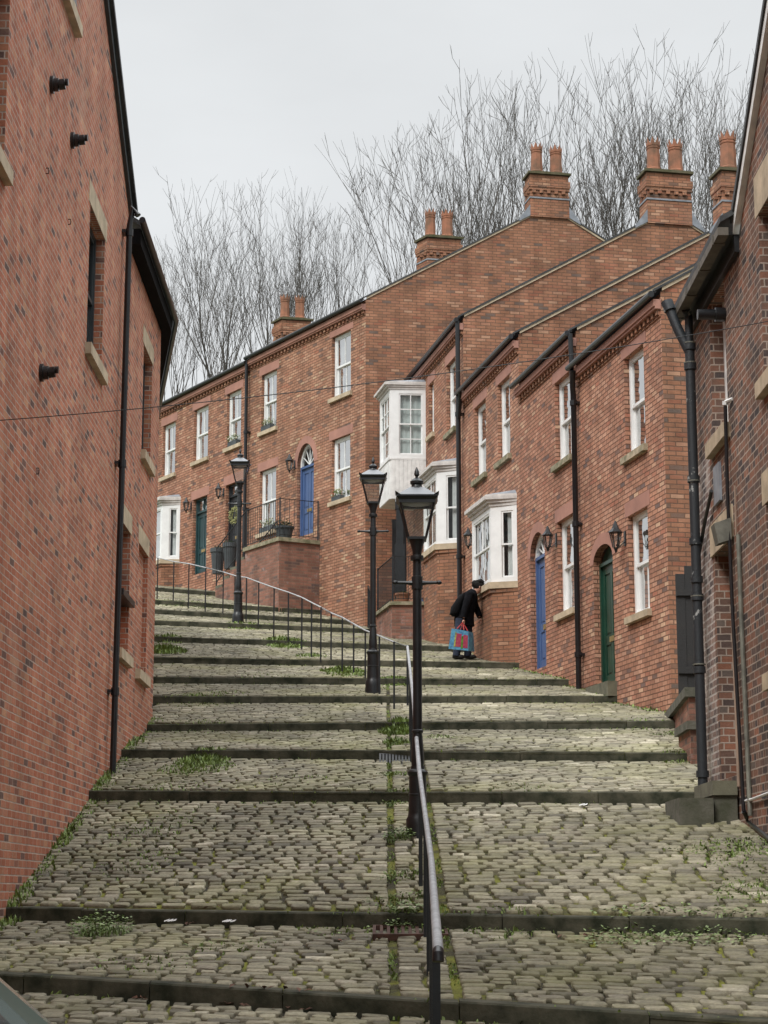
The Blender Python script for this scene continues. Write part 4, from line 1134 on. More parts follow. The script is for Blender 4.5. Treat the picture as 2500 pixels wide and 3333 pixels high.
for k in range(4): m.pbox(RW, gB + .2 + k * .85, gB + .25 + k * .85, zeR - .02, zeR + .08, .12, .245)
m.build('gutter', M['gutter_r'], Rb)
for o_, bb in ((V1, (0, 0)), (V2, (1, 1)), (V3, (1, 1))):
    window(Rb, RW, o_, rec=.16, bars=bb, frame='white2' if o_ is V1 else 'greyfr', curtain='half', sill='cream', lintel='cream', lh=.40 if o_ is not V3 else .3, sillh=.15)
# door
m = MB(); m.pbox(RW, Vd['s0'], Vd['s1'], Vd['z0'], Vd['z1'], -.32, -.24); m.pbox(RW, Vd['s0'], Vd['s0'] + .08, Vd['z0'], Vd['z1'], -.24, -.19); m.pbox(RW, Vd['s1'] - .08, Vd['s1'], Vd['z0'], Vd['z1'], -.24, -.19)
m.pbox(RW, Vd['s0'] + .08, Vd['s1'] - .08, Vd['z1'] - .08, Vd['z1'], -.24, -.19); m.build('door', M['bdoor'], Rb)
m = MB(); m.pbox(RW, Vd['s0'] - .15, Vd['s1'] + .15, Vd['z1'] + .002, Vd['z1'] + .33, -.2, .02); m.build('lintel', M['cream'], Rb)
# big soil pipe with branch
pb = hit(2297, 2525); 
m = MB(); s0_ = sRE - .45; zb_ = ground(RP(s0_, 0).x - .1, RP(s0_, 0).y)
zt_ = RW.sz(2270, 1095, .1)[1]
m.tube([RP(s0_, zb_ - .1, .11), RP(s0_, zt_, .11)], .053, 14)
for y in (2520, 2175, 1930, 1870, 1740, 1525, 1130, 1060):
    z = RW.sz(2285, y, .11)[1]; m.tube([RP(s0_, z - .035, .11), RP(s0_, z + .035, .11)], .067, 14)
m.tube([RP(s0_, zt_, .11), RP(s0_, zt_ + .35, .11), RP(s0_ - .1, zeR, .16)], .045, 12)
m.tube([RP(s0_, zt_ - .05, .11), RP(s0_ + .05, zt_ + .22, .22), RP(s0_ + .1, zt_ + .52, .32)], .055, 12)
m.tube([RP(s0_ + .08, zt_ + .45, .30), RP(s0_ + .1, zt_ + .56, .33)], .068, 12)
m.build('soil_pipe', M['pipe_old'], Rb, smooth=True)
m = MB(); 
for y in (1060, 1130, 1545, 1940, 2170): 
    z = RW.sz(2285, y, .11)[1]; m = MB(); m.tube([RP(s0_, z + .036, .11), RP(s0_, z + .05, .11)], .069, 14); m.build('pale_collar', M['conduit'], Rb)
# thin pipes
def rpts(l, o): return [RP(*RW.sz(x, y, o), o) for x, y in l]
m = MB(); m.tube(rpts([(2361, 1320), (2368, 1600), (2385, 2000), (2421, 2640)], .05) , .019, 8)
e1 = rpts([(2421, 2640)], .05)[0]; gx = hit(2440, 2690); g2 = hit(2497, 2738)
m.tube([e1, Vector((gx.x, gx.y, gx.z + .04)), Vector((g2.x, g2.y, g2.z + .04)), Vector((3.40, g2.y - 1.5, ground(3.4, g2.y - 1.5) + .04))], .025, 8)
m.build('waste_pipe', M['blackp'], Rb, smooth=True)
m = MB(); m.tube(rpts([(2361, 1318), (2361, 1305)], .05), .03, 8); a_ = rpts([(2361, 1308)], .05)[0]; m.tube([a_, a_ + Vector((.05, -.12, .0))], .018, 6); m.build('pipe_cap', M['white'], Rb)
m = MB(); m.tube(rpts([(2403, 1740), (2412, 2000), (2442, 2655)], .03), .022, 8); m.build('conduit', M['conduit'], Rb, smooth=True)
m = MB(); m.tube(rpts([(2392, 1580), (2396, 1742)], .03), .010, 6); m.tube(rpts([(2376, 1790), (2392, 2200), (2405, 2560)], .02), .018, 6); m.build('old_cable', mat('pinkish cable render', (.33, .24, .18), .9), Rb)
m = MB(); m.tube(rpts([(2316, 1598), (2296, 1690), (2276, 1800)], .05), .02, 8); m.build('overflow_pipe', M['blackp'], Rb, smooth=True)
s, z = RW.sz(2340, 1560); m = MB(); m.pbox(RW, s - .17, s + .17, z - .25, z + .15, .002, .03); m.build('lead_plaque', M['lead'], Rb)
s, z = RW.sz(2352, 1722, .1); m = MB(); c = RP(s, z, .12)
m.hexa([RP(s - .1, z - .12, .03), RP(s + .1, z - .12, .03), RP(s + .1, z - .16, .16), RP(s - .1, z - .16, .16), RP(s - .1, z + .1, .03), RP(s + .1, z + .1, .03), RP(s + .1, z + .04, .2), RP(s - .1, z + .04, .2)])
m.build('flood_lamp', M['conduit'], Rb)
s, z = RW.sz(2360, 1024); m = MB(); m.tube([RP(s, z, 0), RP(s, z, .10)], .075, 12); m.tube([RP(s, z, .10), RP(s, z - .0, .28)], .055, 12); m.build('flue_terminal', M['blackp'], Rb, smooth=True)
m = MB(); m.tube(rpts([(2422, 2608), (2447, 2602), (2499, 2582), (2560, 2562)], .03), .014, 8); m.build('white_waste_pipe', M['white'], Rb)
# whitened brick strip by the soil pipe
sw0 = Vd['s1'] + .12
m = MB(); m.pbox(RW, sw0, sRE - .003, zb_ - .3, RW.sz(2290, 1500)[1], -.01, .004); m.build('whitened_strip', M['brick_w'], Rb)

# stone step at the right door
st_ = thing('stone_step', 'mossy stone doorstep on a dark rendered block below the right hand door', 'step', (3.2, 19.5, .9))
top = at(2400, 2546, 19.6).z
X0 = at(2322, 2550, 19.25).x
m = MB(); m.box(X0, 3.44, 19.3, 20.45, top - .14, top); m.build('step_slab', M['stonestep'], st_)
m = MB(); m.box(X0 + .02, 3.44, 19.33, 20.4, top - .75, top - .141); m.build('render_block', M['concrete'], st_)
lb = thing('stone_block', 'rendered concrete block wedged under the end of the long kerb stone', 'block', (3.0, 19.4, .3))
m = MB(); zk = stepH(2, 3.2)
P_ = [(2.86, 19.25), (X0 - .004, 19.25), (X0 - .004, 20.2), (2.86, 20.2)]
quadprism(m, P_, zk - .8, zk - .12); m.build('render_base', M['concrete'], lb)
m = MB(); P_ = [(3.285, 20.24), (3.36, 20.15), (3.46, 20.5), (3.44, 20.9), (3.285, 20.42)]
quadprism(m, P_, zk - .14, zk + .01); m.build('kerb_end', M['stonestep'], lb)

# low walls and boarded gate between the right building and the terrace
lw_ = thing('low_wall', 'low brick wall with sloping stone coping under the black boarded gate', 'wall', (3.95, 25.5, 1.7))
def wallseg(m, A, B, z0, zA, zB, th):
    A = Vector(A + (0,)); B = Vector(B + (0,)); d = (B - A).normalized(); n_ = Vector((d.y, -d.x, 0)) * th
    m.hexa([Vector((A.x, A.y, z0)), Vector((B.x, B.y, z0)), Vector((B.x + n_.x, B.y + n_.y, z0)), Vector((A.x + n_.x, A.y + n_.y, z0)),
            Vector((A.x, A.y, zA)), Vector((B.x, B.y, zB)), Vector((B.x + n_.x, B.y + n_.y, zB)), Vector((A.x + n_.x, A.y + n_.y, zA))])
cor = at(2242, 2270, 25.5); zc1 = at(2242, 2268, 25.5).z; zc2 = at(2188, 2300, 28.9).z
m = MB(); m.prism([Vector((cor.x, cor.y, 1.2)), Vector((4.9, 25.7, 1.2)), Vector((4.9, 29.4, 1.2)), Vector((at(2188, 2300, 29.0).x, 29.3, 1.2))], (0, 0, zc1 - 1.2)); m.build('brick_wall', M['brick_p'], lw_)
m = MB(); xx = at(2186, 2300, 29.0).x
m.prism([Vector((cor.x - .06, cor.y - .06, zc1)), Vector((4.95, 25.6, zc1)), Vector((4.95, 29.4, zc1)), Vector((xx - .06, 29.35, zc1))], (0, 0, .12)); m.build('coping', M['concrete'], lw_)
l2 = thing('low_wall', 'lower stub of brick wall with coping, half hidden behind the big soil pipe', 'wall', (3.9, 23.5, 1.5))
c2 = at(2248, 2400, 24.2); z2 = at(2248, 2374, 24.2).z
m = MB(); m.prism([Vector((c2.x, c2.y, .9)), Vector((4.6, 24.3, .9)), Vector((4.6, 25.45, .9)), Vector((c2.x + .03, 25.4, .9))], (0, 0, z2 - .9)); m.build('brick_wall', M['brick_p'], l2)
m = MB(); m.prism([Vector((c2.x - .05, c2.y - .05, z2)), Vector((4.65, 24.25, z2)), Vector((4.65, 25.45, z2)), Vector((c2.x - .02, 25.42, z2))], (0, 0, .1)); m.build('coping', M['concrete'], l2)
gt = thing('boarded_gate', 'tall black boarded gate standing on the low wall beside the soil pipe', 'gate', (4.2, 26.4, zc1 + .12))
x0 = at(2205, 2100, 26.4).x; ztop_ = at(2210, 1868, 26.4).z
m = MB(); k = 0; X = x0
while X < 5.1:
    m.box(X, X + .122, 26.4 + .01 * (k % 2), 26.43 + .01 * (k % 2), zc1 + .12, ztop_ + min(.25, (X - x0) * .9)); X += .125; k += 1
m.build('boards', M['board'], gt)
m = MB(); m.box(x0, 5.1, 26.37, 26.4, zc1 + .4, zc1 + .5); m.build('rail', M['board'], gt); m = MB(); m.box(x0, 5.1, 26.37, 26.4, ztop_ - .3, ztop_ - .2); m.build('rail', M['board'], gt)
m = MB(); m.box(x0 - .02, 5.1, 26.36, 26.48, ztop_ + .02, ztop_ + .0201)
ivy = MB()
# ---------------------------------------------------------------- street lamps
def street_lamp(label):
    t = thing('street_lamp', label, 'street lamp', (0, 0, 0), 'cast iron lamp posts up the middle of the steps')
    m = MB()
    m.lathe([(.125, -.15), (.125, .05), (.118, .10), (.118, .17), (.10, .20), (.095, .24), (.090, .40), (.094, .405), (.094, .42), (.088, .425), (.088, .60), (.10, .615), (.105, .64), (.092, .66), (.074, .67), (.07, .70)], (0, 0, 0), 20)
    m.build('base', M['black'], t, smooth=True)
    m = MB(); m.lathe([(.060, .70), (.066, .74), (.064, .82), (.05, 1.0), (.046, 1.03), (.058, 1.04), (.058, 1.06), (.047, 1.07), (.046, 2.50), (.058, 2.505), (.058, 2.635), (.045, 2.64), (.043, 2.80), (.066, 2.805), (.070, 2.83), (.066, 2.855), (.045, 2.86), (.050, 2.90), (.064, 2.96), (.09, 3.03)], (0, 0, 0), 18)
    m.build('column', M['black'], t, smooth=True)
    m = MB()
    for s in (-1, 1):
        m.tube([(s * .04, 0, 2.57), (s * .10, 0, 2.572), (s * .20, 0, 2.575)], [.030, .018, .016], 8); m.ball((s * .225, 0, 2.575), .03, .022, .022)
    m.build('ladder_bar', M['black'], t, smooth=True)
    # lantern: four sided tapered
    zb, ztp, hb, ht = 3.03, 3.40, .088, .175
    m = MB(); m.box(-.098, .098, -.098, .098, zb - .015, zb + .012)
    for sx in (-1, 1):
        for sy in (-1, 1): m.bar((sx * hb, sy * hb, zb), (sx * ht, sy * ht, ztp), .016)
    m.box(-ht - .012, ht + .012, -ht - .012, -ht + .012, ztp - .02, ztp + .02); m.box(-ht - .012, ht + .012, ht - .012, ht + .012, ztp - .02, ztp + .02)
    m.box(-ht - .012, -ht + .012, -ht + .012, ht - .012, ztp - .02, ztp + .02); m.box(ht - .012, ht + .012, -ht + .012, ht - .012, ztp - .02, ztp + .02)
    # flared eaves
    e = .215
    r4 = [(.19, 3.415), (e, 3.445), (e, 3.46)]
    m.lathe([(r * math.sqrt(2), z) for r, z in r4], (0, 0, 0), 4, rot=math.pi / 4)
    for sx in (-1, 1):
        for sy in (-1, 1): m.add([(sx * (e - .03), sy * (e - .03), 3.455), (sx * (e + .008), sy * (e - .05), 3.455), (sx * (e - .05), sy * (e + .008), 3.455), (sx * (e + .01), sy * (e + .01), 3.495)], [(0, 1, 3), (0, 3, 2), (1, 2, 3), (0, 2, 1)])
    fr = m.build('lantern_frame', M['black'], t)
    for k in range(4):
        a = k * math.pi / 2; ca, sa = math.cos(a), math.sin(a)
        def rt(x, y, z): return Vector((x * ca - y * sa, x * sa + y * ca, z))
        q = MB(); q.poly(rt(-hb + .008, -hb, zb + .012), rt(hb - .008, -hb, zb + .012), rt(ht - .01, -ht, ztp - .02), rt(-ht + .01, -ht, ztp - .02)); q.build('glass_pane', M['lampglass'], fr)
    m = MB(); m.lathe([(.205 * math.sqrt(2), 3.46), (.07 * math.sqrt(2), 3.565)], (0, 0, 0), 4, rot=math.pi / 4); m.build('lantern_roof', M['lamproof'], t)
    m = MB(); m.lathe([(.07, 3.53), (.078, 3.545), (.085, 3.56), (.06, 3.57), (.052, 3.60), (.068, 3.61), (.070, 3.635), (.045, 3.66), (.018, 3.675), (.012, 3.685), (.028, 3.705), (.024, 3.74), (.008, 3.78), (.002, 3.79)], (0, 0, 0), 14)
    m.build('finial', M['black'], t, smooth=True)
    m = MB(); m.lathe([(.10, 3.385), (.16, 3.40)], (0, 0, 0), 12); m.build('reflector', M['lamproof'], fr)
    return t
M['lamproof'] = mat('glossy lamp roof', (.20, .21, .225), .35, var=.1, scale=3)
def gz0(p): return ground(p.x, p.y)
lamp0 = street_lamp('nearest black lamp post, largest in view, standing where the silver handrail passes')
h1 = hit(1361, 2722); k1 = 1.0
lamp0.location = (h1.x, h1.y + .1, h1.z)
b = at(1214, 2226, 32.9); b.z = gz0(b); l2_ = copy_tree(lamp0); l2_.location = (b.x, b.y, b.z); l2_['label'] = 'middle black lamp post of the three, its base beside the bar railing'
b3 = at(775, 1996, 45.9); b3.z = gz0(b3); l3_ = copy_tree(lamp0); l3_.location = (b3.x, b3.y, b3.z); l3_['label'] = 'farthest and smallest black lamp post, left, in front of the brick porch'
def fit_top(o, x, y):
    r = ray(x, y); z = r[2] * o.location.y / r[1]; k = (z - o.location.z) / 3.79; print('lamp', tuple(round(q, 2) for q in o.location), 'scale', round(k, 3)); o.scale = (k, k, k)
fit_top(lamp0, 1368, 1520); fit_top(l2_, 1218, 1487); fit_top(l3_, 799, 1459)

# ---------------------------------------------------------------- handrails
def gz(x, y): return ground(x, y)
L1 = Vector(lamp0.location)
H = thing('handrail', 'silver topped handrail running down the middle of the steps past the nearest lamp', 'handrail', (.3, 9.0, gz(.3, 9.0)))
corner = hit(1330, 2400); cy = 28.8; cx = at(1328, 2106, cy).x; czr = at(1328, 2106, cy).z
endp = at(1426, 3095, 8.6)
rail1 = [Vector((cx, cy, czr)), at(1346, 2290, 24.0), at(1351, 2470, 20.0), Vector((L1.x - .02, L1.y - .06, 0))]
def rz(x, y): return gz(x, y) + .95
ys = np.linspace(cy, 8.6, 12); lower = []
ctrl = [(cx, cy), (at(1345, 2272, 24.3).x, 24.3), (.31, 19.0), (at(1364, 2500, 17.7).x, 17.7), (at(1404, 2800, 13.0).x, 13.0), (endp.x, 8.6)]
for (x, y) in ((1326.5, 2105), (1344.6, 2271), (1364, 2500), (1384, 2650), (1404, 2800), (1426, 3095)):
    for Y in np.arange(7, 36, .05):
        p = at(x, y, Y)
        if p.z <= rz(p.x, Y): lower.append(p); break
print('rail', [tuple(round(q, 2) for q in p) for p in lower])
# p.z from the picture but smooth
m = MB(); m.tube([lower[5] + Vector((0, 0, 0))] + lower[4:1:-1] + [lower[1], lower[0]], .021, 12)
m.build('rail', M['rail'], H, smooth=True)
m = MB(); e5 = lower[5]; dd = (e5 - lower[4]).normalized(); m.tube([e5 + dd * .002, e5 + dd * .03 + Vector((0, 0, -.01)), e5 + dd * .035 + Vector((0, 0, -.035))], .0215, 12); m.build('end_cap', M['black'], H, smooth=True)
def lower_at(Y):
    for a, b in zip(lower[:-1], lower[1:]):
        if b.y <= Y <= a.y: t = (Y - b.y) / (a.y - b.y); return b + (a - b) * t
    return lower[-1]
m = MB()
for a, b in zip(lower[:-1], lower[1:]): m.bar(a - Vector((0, 0, .03)), b - Vector((0, 0, .03)), .03, .014)
m.build('flat_bar', M['black'], H)
for Y in [8.62, 9.8, 11.2, 12.6, 14.2, 15.8, 17.4, 20.6, 22.2, 23.8, 25.4, 27.0, lower[0].y - .02]:
    p = lower_at(Y); q = MB(); q.bar(Vector((p.x, Y, gz(p.x, Y) - .05)), Vector((p.x, Y, p.z - .02)), .036, .02); q.build('post', M['black'], H)
U = thing('bar_railing', 'curving railing of thin black posts with silver top rail between the upper lamps', 'railing', lower[0])
posts = [(1283, 2293, 2090), (1235, 2245, 2070), (1189, 2213, 2052), (1151, 2180, 2031), (1114, 2178, 2010), (1077.5, 2151, 1995), (1044, 2141, 1977), (1013.6, 2127, 1961.5), (982, 2103, 1945), (938, 2079, 1928), (891, 2067, 1913), (841, 2029, 1895), (801, 2014, 1880), (763.5, 2010, 1874), (725.5, 1988.6, 1862), (668, 1982.6, 1848), (613, 1970.6, 1835), (564, 1949, 1828), (511.5, 1940, 1815)]
tops = [lower[0]]
for (x, yb, yt) in posts:
    g0 = hit(x, yb, tol=.07); r = ray(x, yt); zt0 = r[2] * g0.y / r[1]; zt0 = g0.z + min(1.15, max(.75, zt0 - g0.z))
    q = MB(); q.bar(g0 - Vector((0, 0, .05)), Vector((g0.x, g0.y, zt0)), .030, .016); q.build('post', M['black'], U); tops.append(Vector((g0.x, g0.y, zt0)))
m = MB(); m.tube(tops, .014, 8); m.tube([tops[-1], tops[-1] + Vector((-1.2, 1.1, .1))], .014, 8); m.build('rail', M['rail'], U, smooth=True)

# ---------------------------------------------------------------- overhead wire
wa = LW.pt(LW.sz(-60, 1372)[0], LW.sz(-60, 1372)[1], .02); wb = RW.pt(RW.sz(2540, 1040)[0], RW.sz(2540, 1040)[1], .02)
m = MB(); n = 24; m.tube([wa + (wb - wa) * (k / n) - Vector((0, 0, .10 * 4 * (k / n) * (1 - k / n))) for k in range(n + 1)], .0042, 6)
o = m.build('overhead_cable', M['black']); setp(o, 'thin sagging black cable strung across the street between the two near buildings', 'cable')
SKYLO, SKYHI, SUNE, EXPO = 5.3, 18.5, 1.5, 0.61
# ---------------------------------------------------------------- bare trees
def make_tree(seed, hgt, spread, stems=5, dens=1.0, thick=1.0, dark=False):
    rd = random.Random(seed); mb_v = []; mb_f = []
    trunkv = MB()
    T = MB(); Cn = MB()
    def grow(p, d, L_, r, dep):
        q = Vector(p); dd = Vector(d); pts = [q.copy()]; rs = [r]; n = 3 if dep > 1 else 2
        for i in range(n):
            k = .06 if dep > 4 else .10
            dd = (dd + Vector((rd.gauss(0, k), rd.gauss(0, k), rd.gauss(0, k * .6) + .085))).normalized()
            q = q + dd * (L_ / n); pts.append(q.copy()); rs.append(r * (1 - .28 * (i + 1) / n))
        (T if dep >= DEP_ - 1 else Cn).tube(pts, rs, 6 if dep >= DEP_ - 1 else (4 if dep > 4 else 3), cap=False)
        # side twigs
        for c in range(rd.randint(0, 2) if dep < 4 else 1):
            f = rd.uniform(.2, .95) * n; i = min(int(f), n - 1); pp = pts[i] + (pts[i + 1] - pts[i]) * (f - i)
            sd = Vector((rd.gauss(0, 1), rd.gauss(0, 1), rd.gauss(0, .3))).normalized(); nd = (dd * .75 + sd * .65 + Vector((0, 0, .15))).normalized()
            l = rd.uniform(.4, 1.05); a_ = pp + nd * l * .5; nd2 = (nd + Vector((rd.gauss(0, .15), rd.gauss(0, .15), .3))).normalized(); b_ = a_ + nd2 * l * .5
            Cn.tube([pp, a_, b_], [.009, .007, .004], 3, cap=False)
            if l > .8:
                e = (nd + Vector((rd.gauss(0, .5), rd.gauss(0, .5), .2))).normalized(); Cn.tube([a_, a_ + e * l * .4], [.008, .004], 3, cap=False)
        if dep <= 0: return
        nb = 2 if rd.random() < .9 else 3
        sd = Vector((rd.gauss(0, 1), rd.gauss(0, 1), 0)); sd = (sd - dd * sd.dot(dd)).normalized(); s2_ = dd.cross(sd)
        ph = rd.uniform(0, 6.28)
        for b in range(nb):
            a = ph + 6.283 * b / nb; an = rd.uniform(.12, .34) * (1.2 if b else .6)
            nd = (dd + (sd * math.cos(a) + s2_ * math.sin(a)) * an + Vector((0, 0, .12))).normalized()
            grow(pts[-1], nd, L_ * rd.uniform(.74, .96), max(rs[-1] * rd.uniform(.70, .92), .007), dep - 1)
    DEP_ = 6
    for s in range(stems):
        a = 2 * math.pi * s / stems + rd.uniform(-.4, .4); lean = rd.uniform(.05, spread) * 1.5
        d = Vector((math.cos(a) * lean, math.sin(a) * lean, 1)).normalized()
        grow(Vector((math.cos(a) * .5, math.sin(a) * .5, 0)), d, hgt * rd.uniform(.18, .245), rd.uniform(.13, .18), DEP_)
    return T, Cn
def place_tree(data, label, loc, sc, rot, mt):
    t = bpy.data.objects.new('bare_tree', None); COL.objects.link(t); t.location = loc; t.rotation_euler = (0, 0, rot); t.scale = (sc, sc, sc)
    setp(t, label, 'tree', 'bare winter trees behind the terrace roofs')
    for nm, me in (('trunk', data[0]), ('crown', data[1])):
        o = bpy.data.objects.new(nm, me); COL.objects.link(o); o.parent = t
protos = []; TOPS = []
for k, (sd, hh, sp, stn) in enumerate(((3, 17, .30, 5), (12, 17, .26, 5), (23, 17, .34, 6))):
    T_, C_ = make_tree(sd, hh, sp, stn, dens=1.0)
    ms = []
    for nm, b_ in (('trunk', T_), ('crown', C_)):
        me = bpy.data.meshes.new(nm); me.from_pydata([tuple(v) for v in b_.v], [], b_.f); me.materials.append(M['bark2' if nm == 'trunk' else 'bark']); ms.append(me)
    protos.append(ms); HT = max(v.z for v in C_.v); TOPS.append(HT); print('tree faces', len(T_.f) + len(C_.f), HT)
trees = [(590, 800, 68, 0, 'low wispy bare tree at the far left beside the left building edge'),
         (800, 600, 72, 1, 'bare tree rising left of the farthest chimney'),
         (1040, 505, 70, 2, 'broad bare tree rising behind and right of the farthest chimney'),
         (1290, 880, 90, 0, 'small distant bare tree in the gap left of the second chimney'),
         (1520, 290, 74, 1, 'tall bare tree straight behind the second chimney'),
         (1690, 300, 72, 2, 'tall bare tree between the second chimney and the big gable chimney'),
         (1960, 190, 74, 1, 'tall bare tree between the big gable chimney and the next one'),
         (2130, 165, 70, 0, 'highest bare tree, directly behind the two pots of the third gable'),
         (2380, 220, 72, 2, 'rightmost bare tree, partly hidden by the right building')]
for (x, y, Y, k, lab) in trees:
    p = at(x, y, Y); base = 9.0 + (Y - 62) * .1 + 2.0
    sc = (p.z - base) / TOPS[k]
    place_tree(protos[k], lab, (p.x, Y, base), sc, random.uniform(0, 6.28), None)

# ---------------------------------------------------------------- weeds, grass, plants
def tuft(m, c, rad, n, h, w=.012, flat=.5):
    for k in range(n):
        a = random.uniform(0, 6.28); r_ = rad * math.sqrt(random.random()); p = Vector((c[0] + r_ * math.cos(a), c[1] + r_ * math.sin(a) * 1.3, 0)); p.z = gz(p.x, p.y) - .02
        hh = h * random.uniform(.4, 1.1) * (1 - .6 * r_ / rad if rad else 1); b = random.uniform(0, 6.28); l = random.uniform(.1, .9) * hh * flat * 2
        d = Vector((math.cos(b), math.sin(b), 0)); s_ = Vector((-d.y, d.x, 0)) * (w * random.uniform(.6, 1.4))
        m.add([p - s_, p + s_, p + d * l * .5 + Vector((0, 0, hh * .7)) + s_ * .8, p + d * l * .5 + Vector((0, 0, hh * .7)) - s_ * .8, p + d * l + Vector((0, 0, hh))], [(0, 1, 2, 3), (3, 2, 4)])
def leafy(m, c, rad, n, h, ls=.05):
    for k in range(n):
        a = random.uniform(0, 6.28); r_ = rad * math.sqrt(random.random()); p = Vector((c[0] + r_ * math.cos(a), c[1] + r_ * math.sin(a), 0)); p.z = gz(p.x, p.y) + h * random.random() * (1 - .5 * r_ / rad)
        b = random.uniform(0, 6.28); t_ = random.uniform(-.3, .6); d = Vector((math.cos(b), math.sin(b), t_)).normalized(); s_ = Vector((-d.y, d.x, random.uniform(-.3, .3))) * ls * .4 * random.uniform(.7, 1.3); e = d * ls * random.uniform(.7, 1.4)
        m.add([p, p + e * .5 + s_, p + e, p + e * .5 - s_], [(0, 1, 2, 3)])
weeds = [(660, 2480, .38, 260, .16, 'grass tuft growing from the cobbles near the foot of the left downpipe', 0),
         (330, 3040, .28, 260, .22, 'bushy broad leaved weed on the lowest left tread', 1),
         (535, 2120, .45, 260, .22, 'weed clump at the far corner of the left building', 0),
         (1115, 2185, .42, 260, .16, 'bright grass clump left of the middle lamp base', 0),
         (1300, 2385, .30, 300, .20, 'bright green weeds just left of the nearest lamp column halfway up', 0),
         (925, 2085, .40, 200, .16, 'grass clump under the bar railing between the two upper lamps', 0),
         (1290, 2215, .30, 180, .08, 'low grass patch right of the middle lamp base', 0),
         (2080, 3046, .50, 200, .08, 'row of leafy weeds along the foot of the lower right step', 1),
         (2330, 3050, .35, 130, .08, 'leafy weeds at the right end of the lower step', 1),
         (1300, 2730, .16, 150, .14, 'weeds around the left of the nearest lamp base', 1),
         (1310, 2985, .16, 140, .10, 'weeds beside the iron drain grate', 1),
         (1700, 2035, .3, 120, .12, 'weeds', 0)]
for (x, y, r_, n, h, lab, kind) in weeds[:-1]:
    c = hit(x, y); m = MB()
    if kind == 0: tuft(m, c, r_, n * 2, h, w=.006 + .00025 * c.y)
    else: leafy(m, c, r_, n * 2, h, .034); tuft(m, c, r_ * .8, n // 2, h * .8, w=.007)
    o = m.build('weed_clump', M['weed' if kind == 0 else 'leaf2']); setp(o, lab, 'weeds')
m = MB()
spots = [(560, 2560, .5, 60), (500, 2700, .6, 90), (440, 2820, .5, 60), (1300, 2600, .2, 60), (1310, 2850, .22, 90), (1300, 2930, .3, 80), (2430, 2760, .5, 220), (2470, 2900, .4, 150), (2300, 2760, .4, 60),
         (640, 2380, .5, 70), (700, 2260, .6, 100), (860, 2200, .6, 60), (1290, 2520, .25, 80), (1430, 2400, .25, 50), (1020, 2130, .4, 50), (840, 2030, .5, 80), (640, 1975, .5, 80), (560, 1960, .4, 60), (1280, 2040, .5, 120), (1360, 2050, .3, 90), (2180, 2390, .3, 80), (2220, 2480, .3, 80), (2100, 2350, .3, 40), (1180, 2010, .5, 60), (860, 1955, .3, 50), (1700, 2150, .3, 40), (760, 3080, .4, 40), (480, 3140, .5, 50), (1150, 3030, .4, 40), (1650, 3020, .4, 60), (1400, 3000, .3, 40), (960, 2540, .5, 30), (1700, 2560, .4, 20)]
for (x, y, r_, n) in spots:
    c = hit(x, y); tuft(m, c, r_, n * 2, .07, w=.008); leafy(m, c, r_, n, .04, .03)
for (x, y, r_, n, h) in ((640, 2500, .5, 260, .12), (1150, 2195, .5, 200, .1), (1290, 2420, .18, 160, .16), (1300, 2360, .18, 140, .14), (560, 2660, .5, 90, .05), (500, 2780, .4, 70, .05), (620, 2270, .5, 120, .06), (930, 2095, .5, 160, .1), (1010, 2135, .35, 120, .1), (790, 2035, .4, 120, .1), (1350, 2045, .4, 160, .14), (1250, 2035, .5, 120, .12), (550, 2085, .3, 80, .12), (1290, 2225, .25, 120, .06), (1255, 2240, .3, 100, .05), (2400, 2800, .5, 160, .05), (2450, 2880, .4, 120, .05)):
    c = hit(x, y); tuft(m, c, r_, n * 2, h, w=.005 + .0002 * c.y)
for k in range(900):
    Y = random.uniform(13.5, 31); X = random.choice((.067, .487)) + random.gauss(0, .015)
    if math.sin(Y * 3.1 + X * 5) > -.4: tuft(m, (X, Y), .02, 2, .04, w=.008)
# along the foot of the left wall and of the risers
for k in range(1500):
    Y = random.uniform(13, 30.3); X = LW.pt(Y - 2, 0).x + abs(random.gauss(0, .07)) + .01
    c = (X, Y); tuft(m, c, .03, 2, .07 + .06 * (math.sin(Y * 2.1) > .2), w=.009)
for i in range(NS - 1):
    xl, xr = xrange_at(i); xl = max(xl, -6)
    for k in range(260):
        X = random.uniform(xl + .2, xr - .3)
        if math.sin(X * 2.3 + i * 1.7) + math.sin(X * .9 + i) < -.1: continue
        Y = stepY(i, X) - abs(random.gauss(0, .04)) - .01
        p = (X, Y); tuft(m, p, .04, 2, .055, w=.009)
for k in range(700):
    s = random.uniform(0, 19); p = LT.pt(s, 0, abs(random.gauss(0, .08)) + .02)
    tuft(m, (p.x, p.y), .03, 2, .08, w=.012)
o = m.build('grass', M['weed'], org=(0, 0, 0)); setp(o, 'small grass and moss sprouting along wall feet and between the setts', 'grass', kind='stuff')

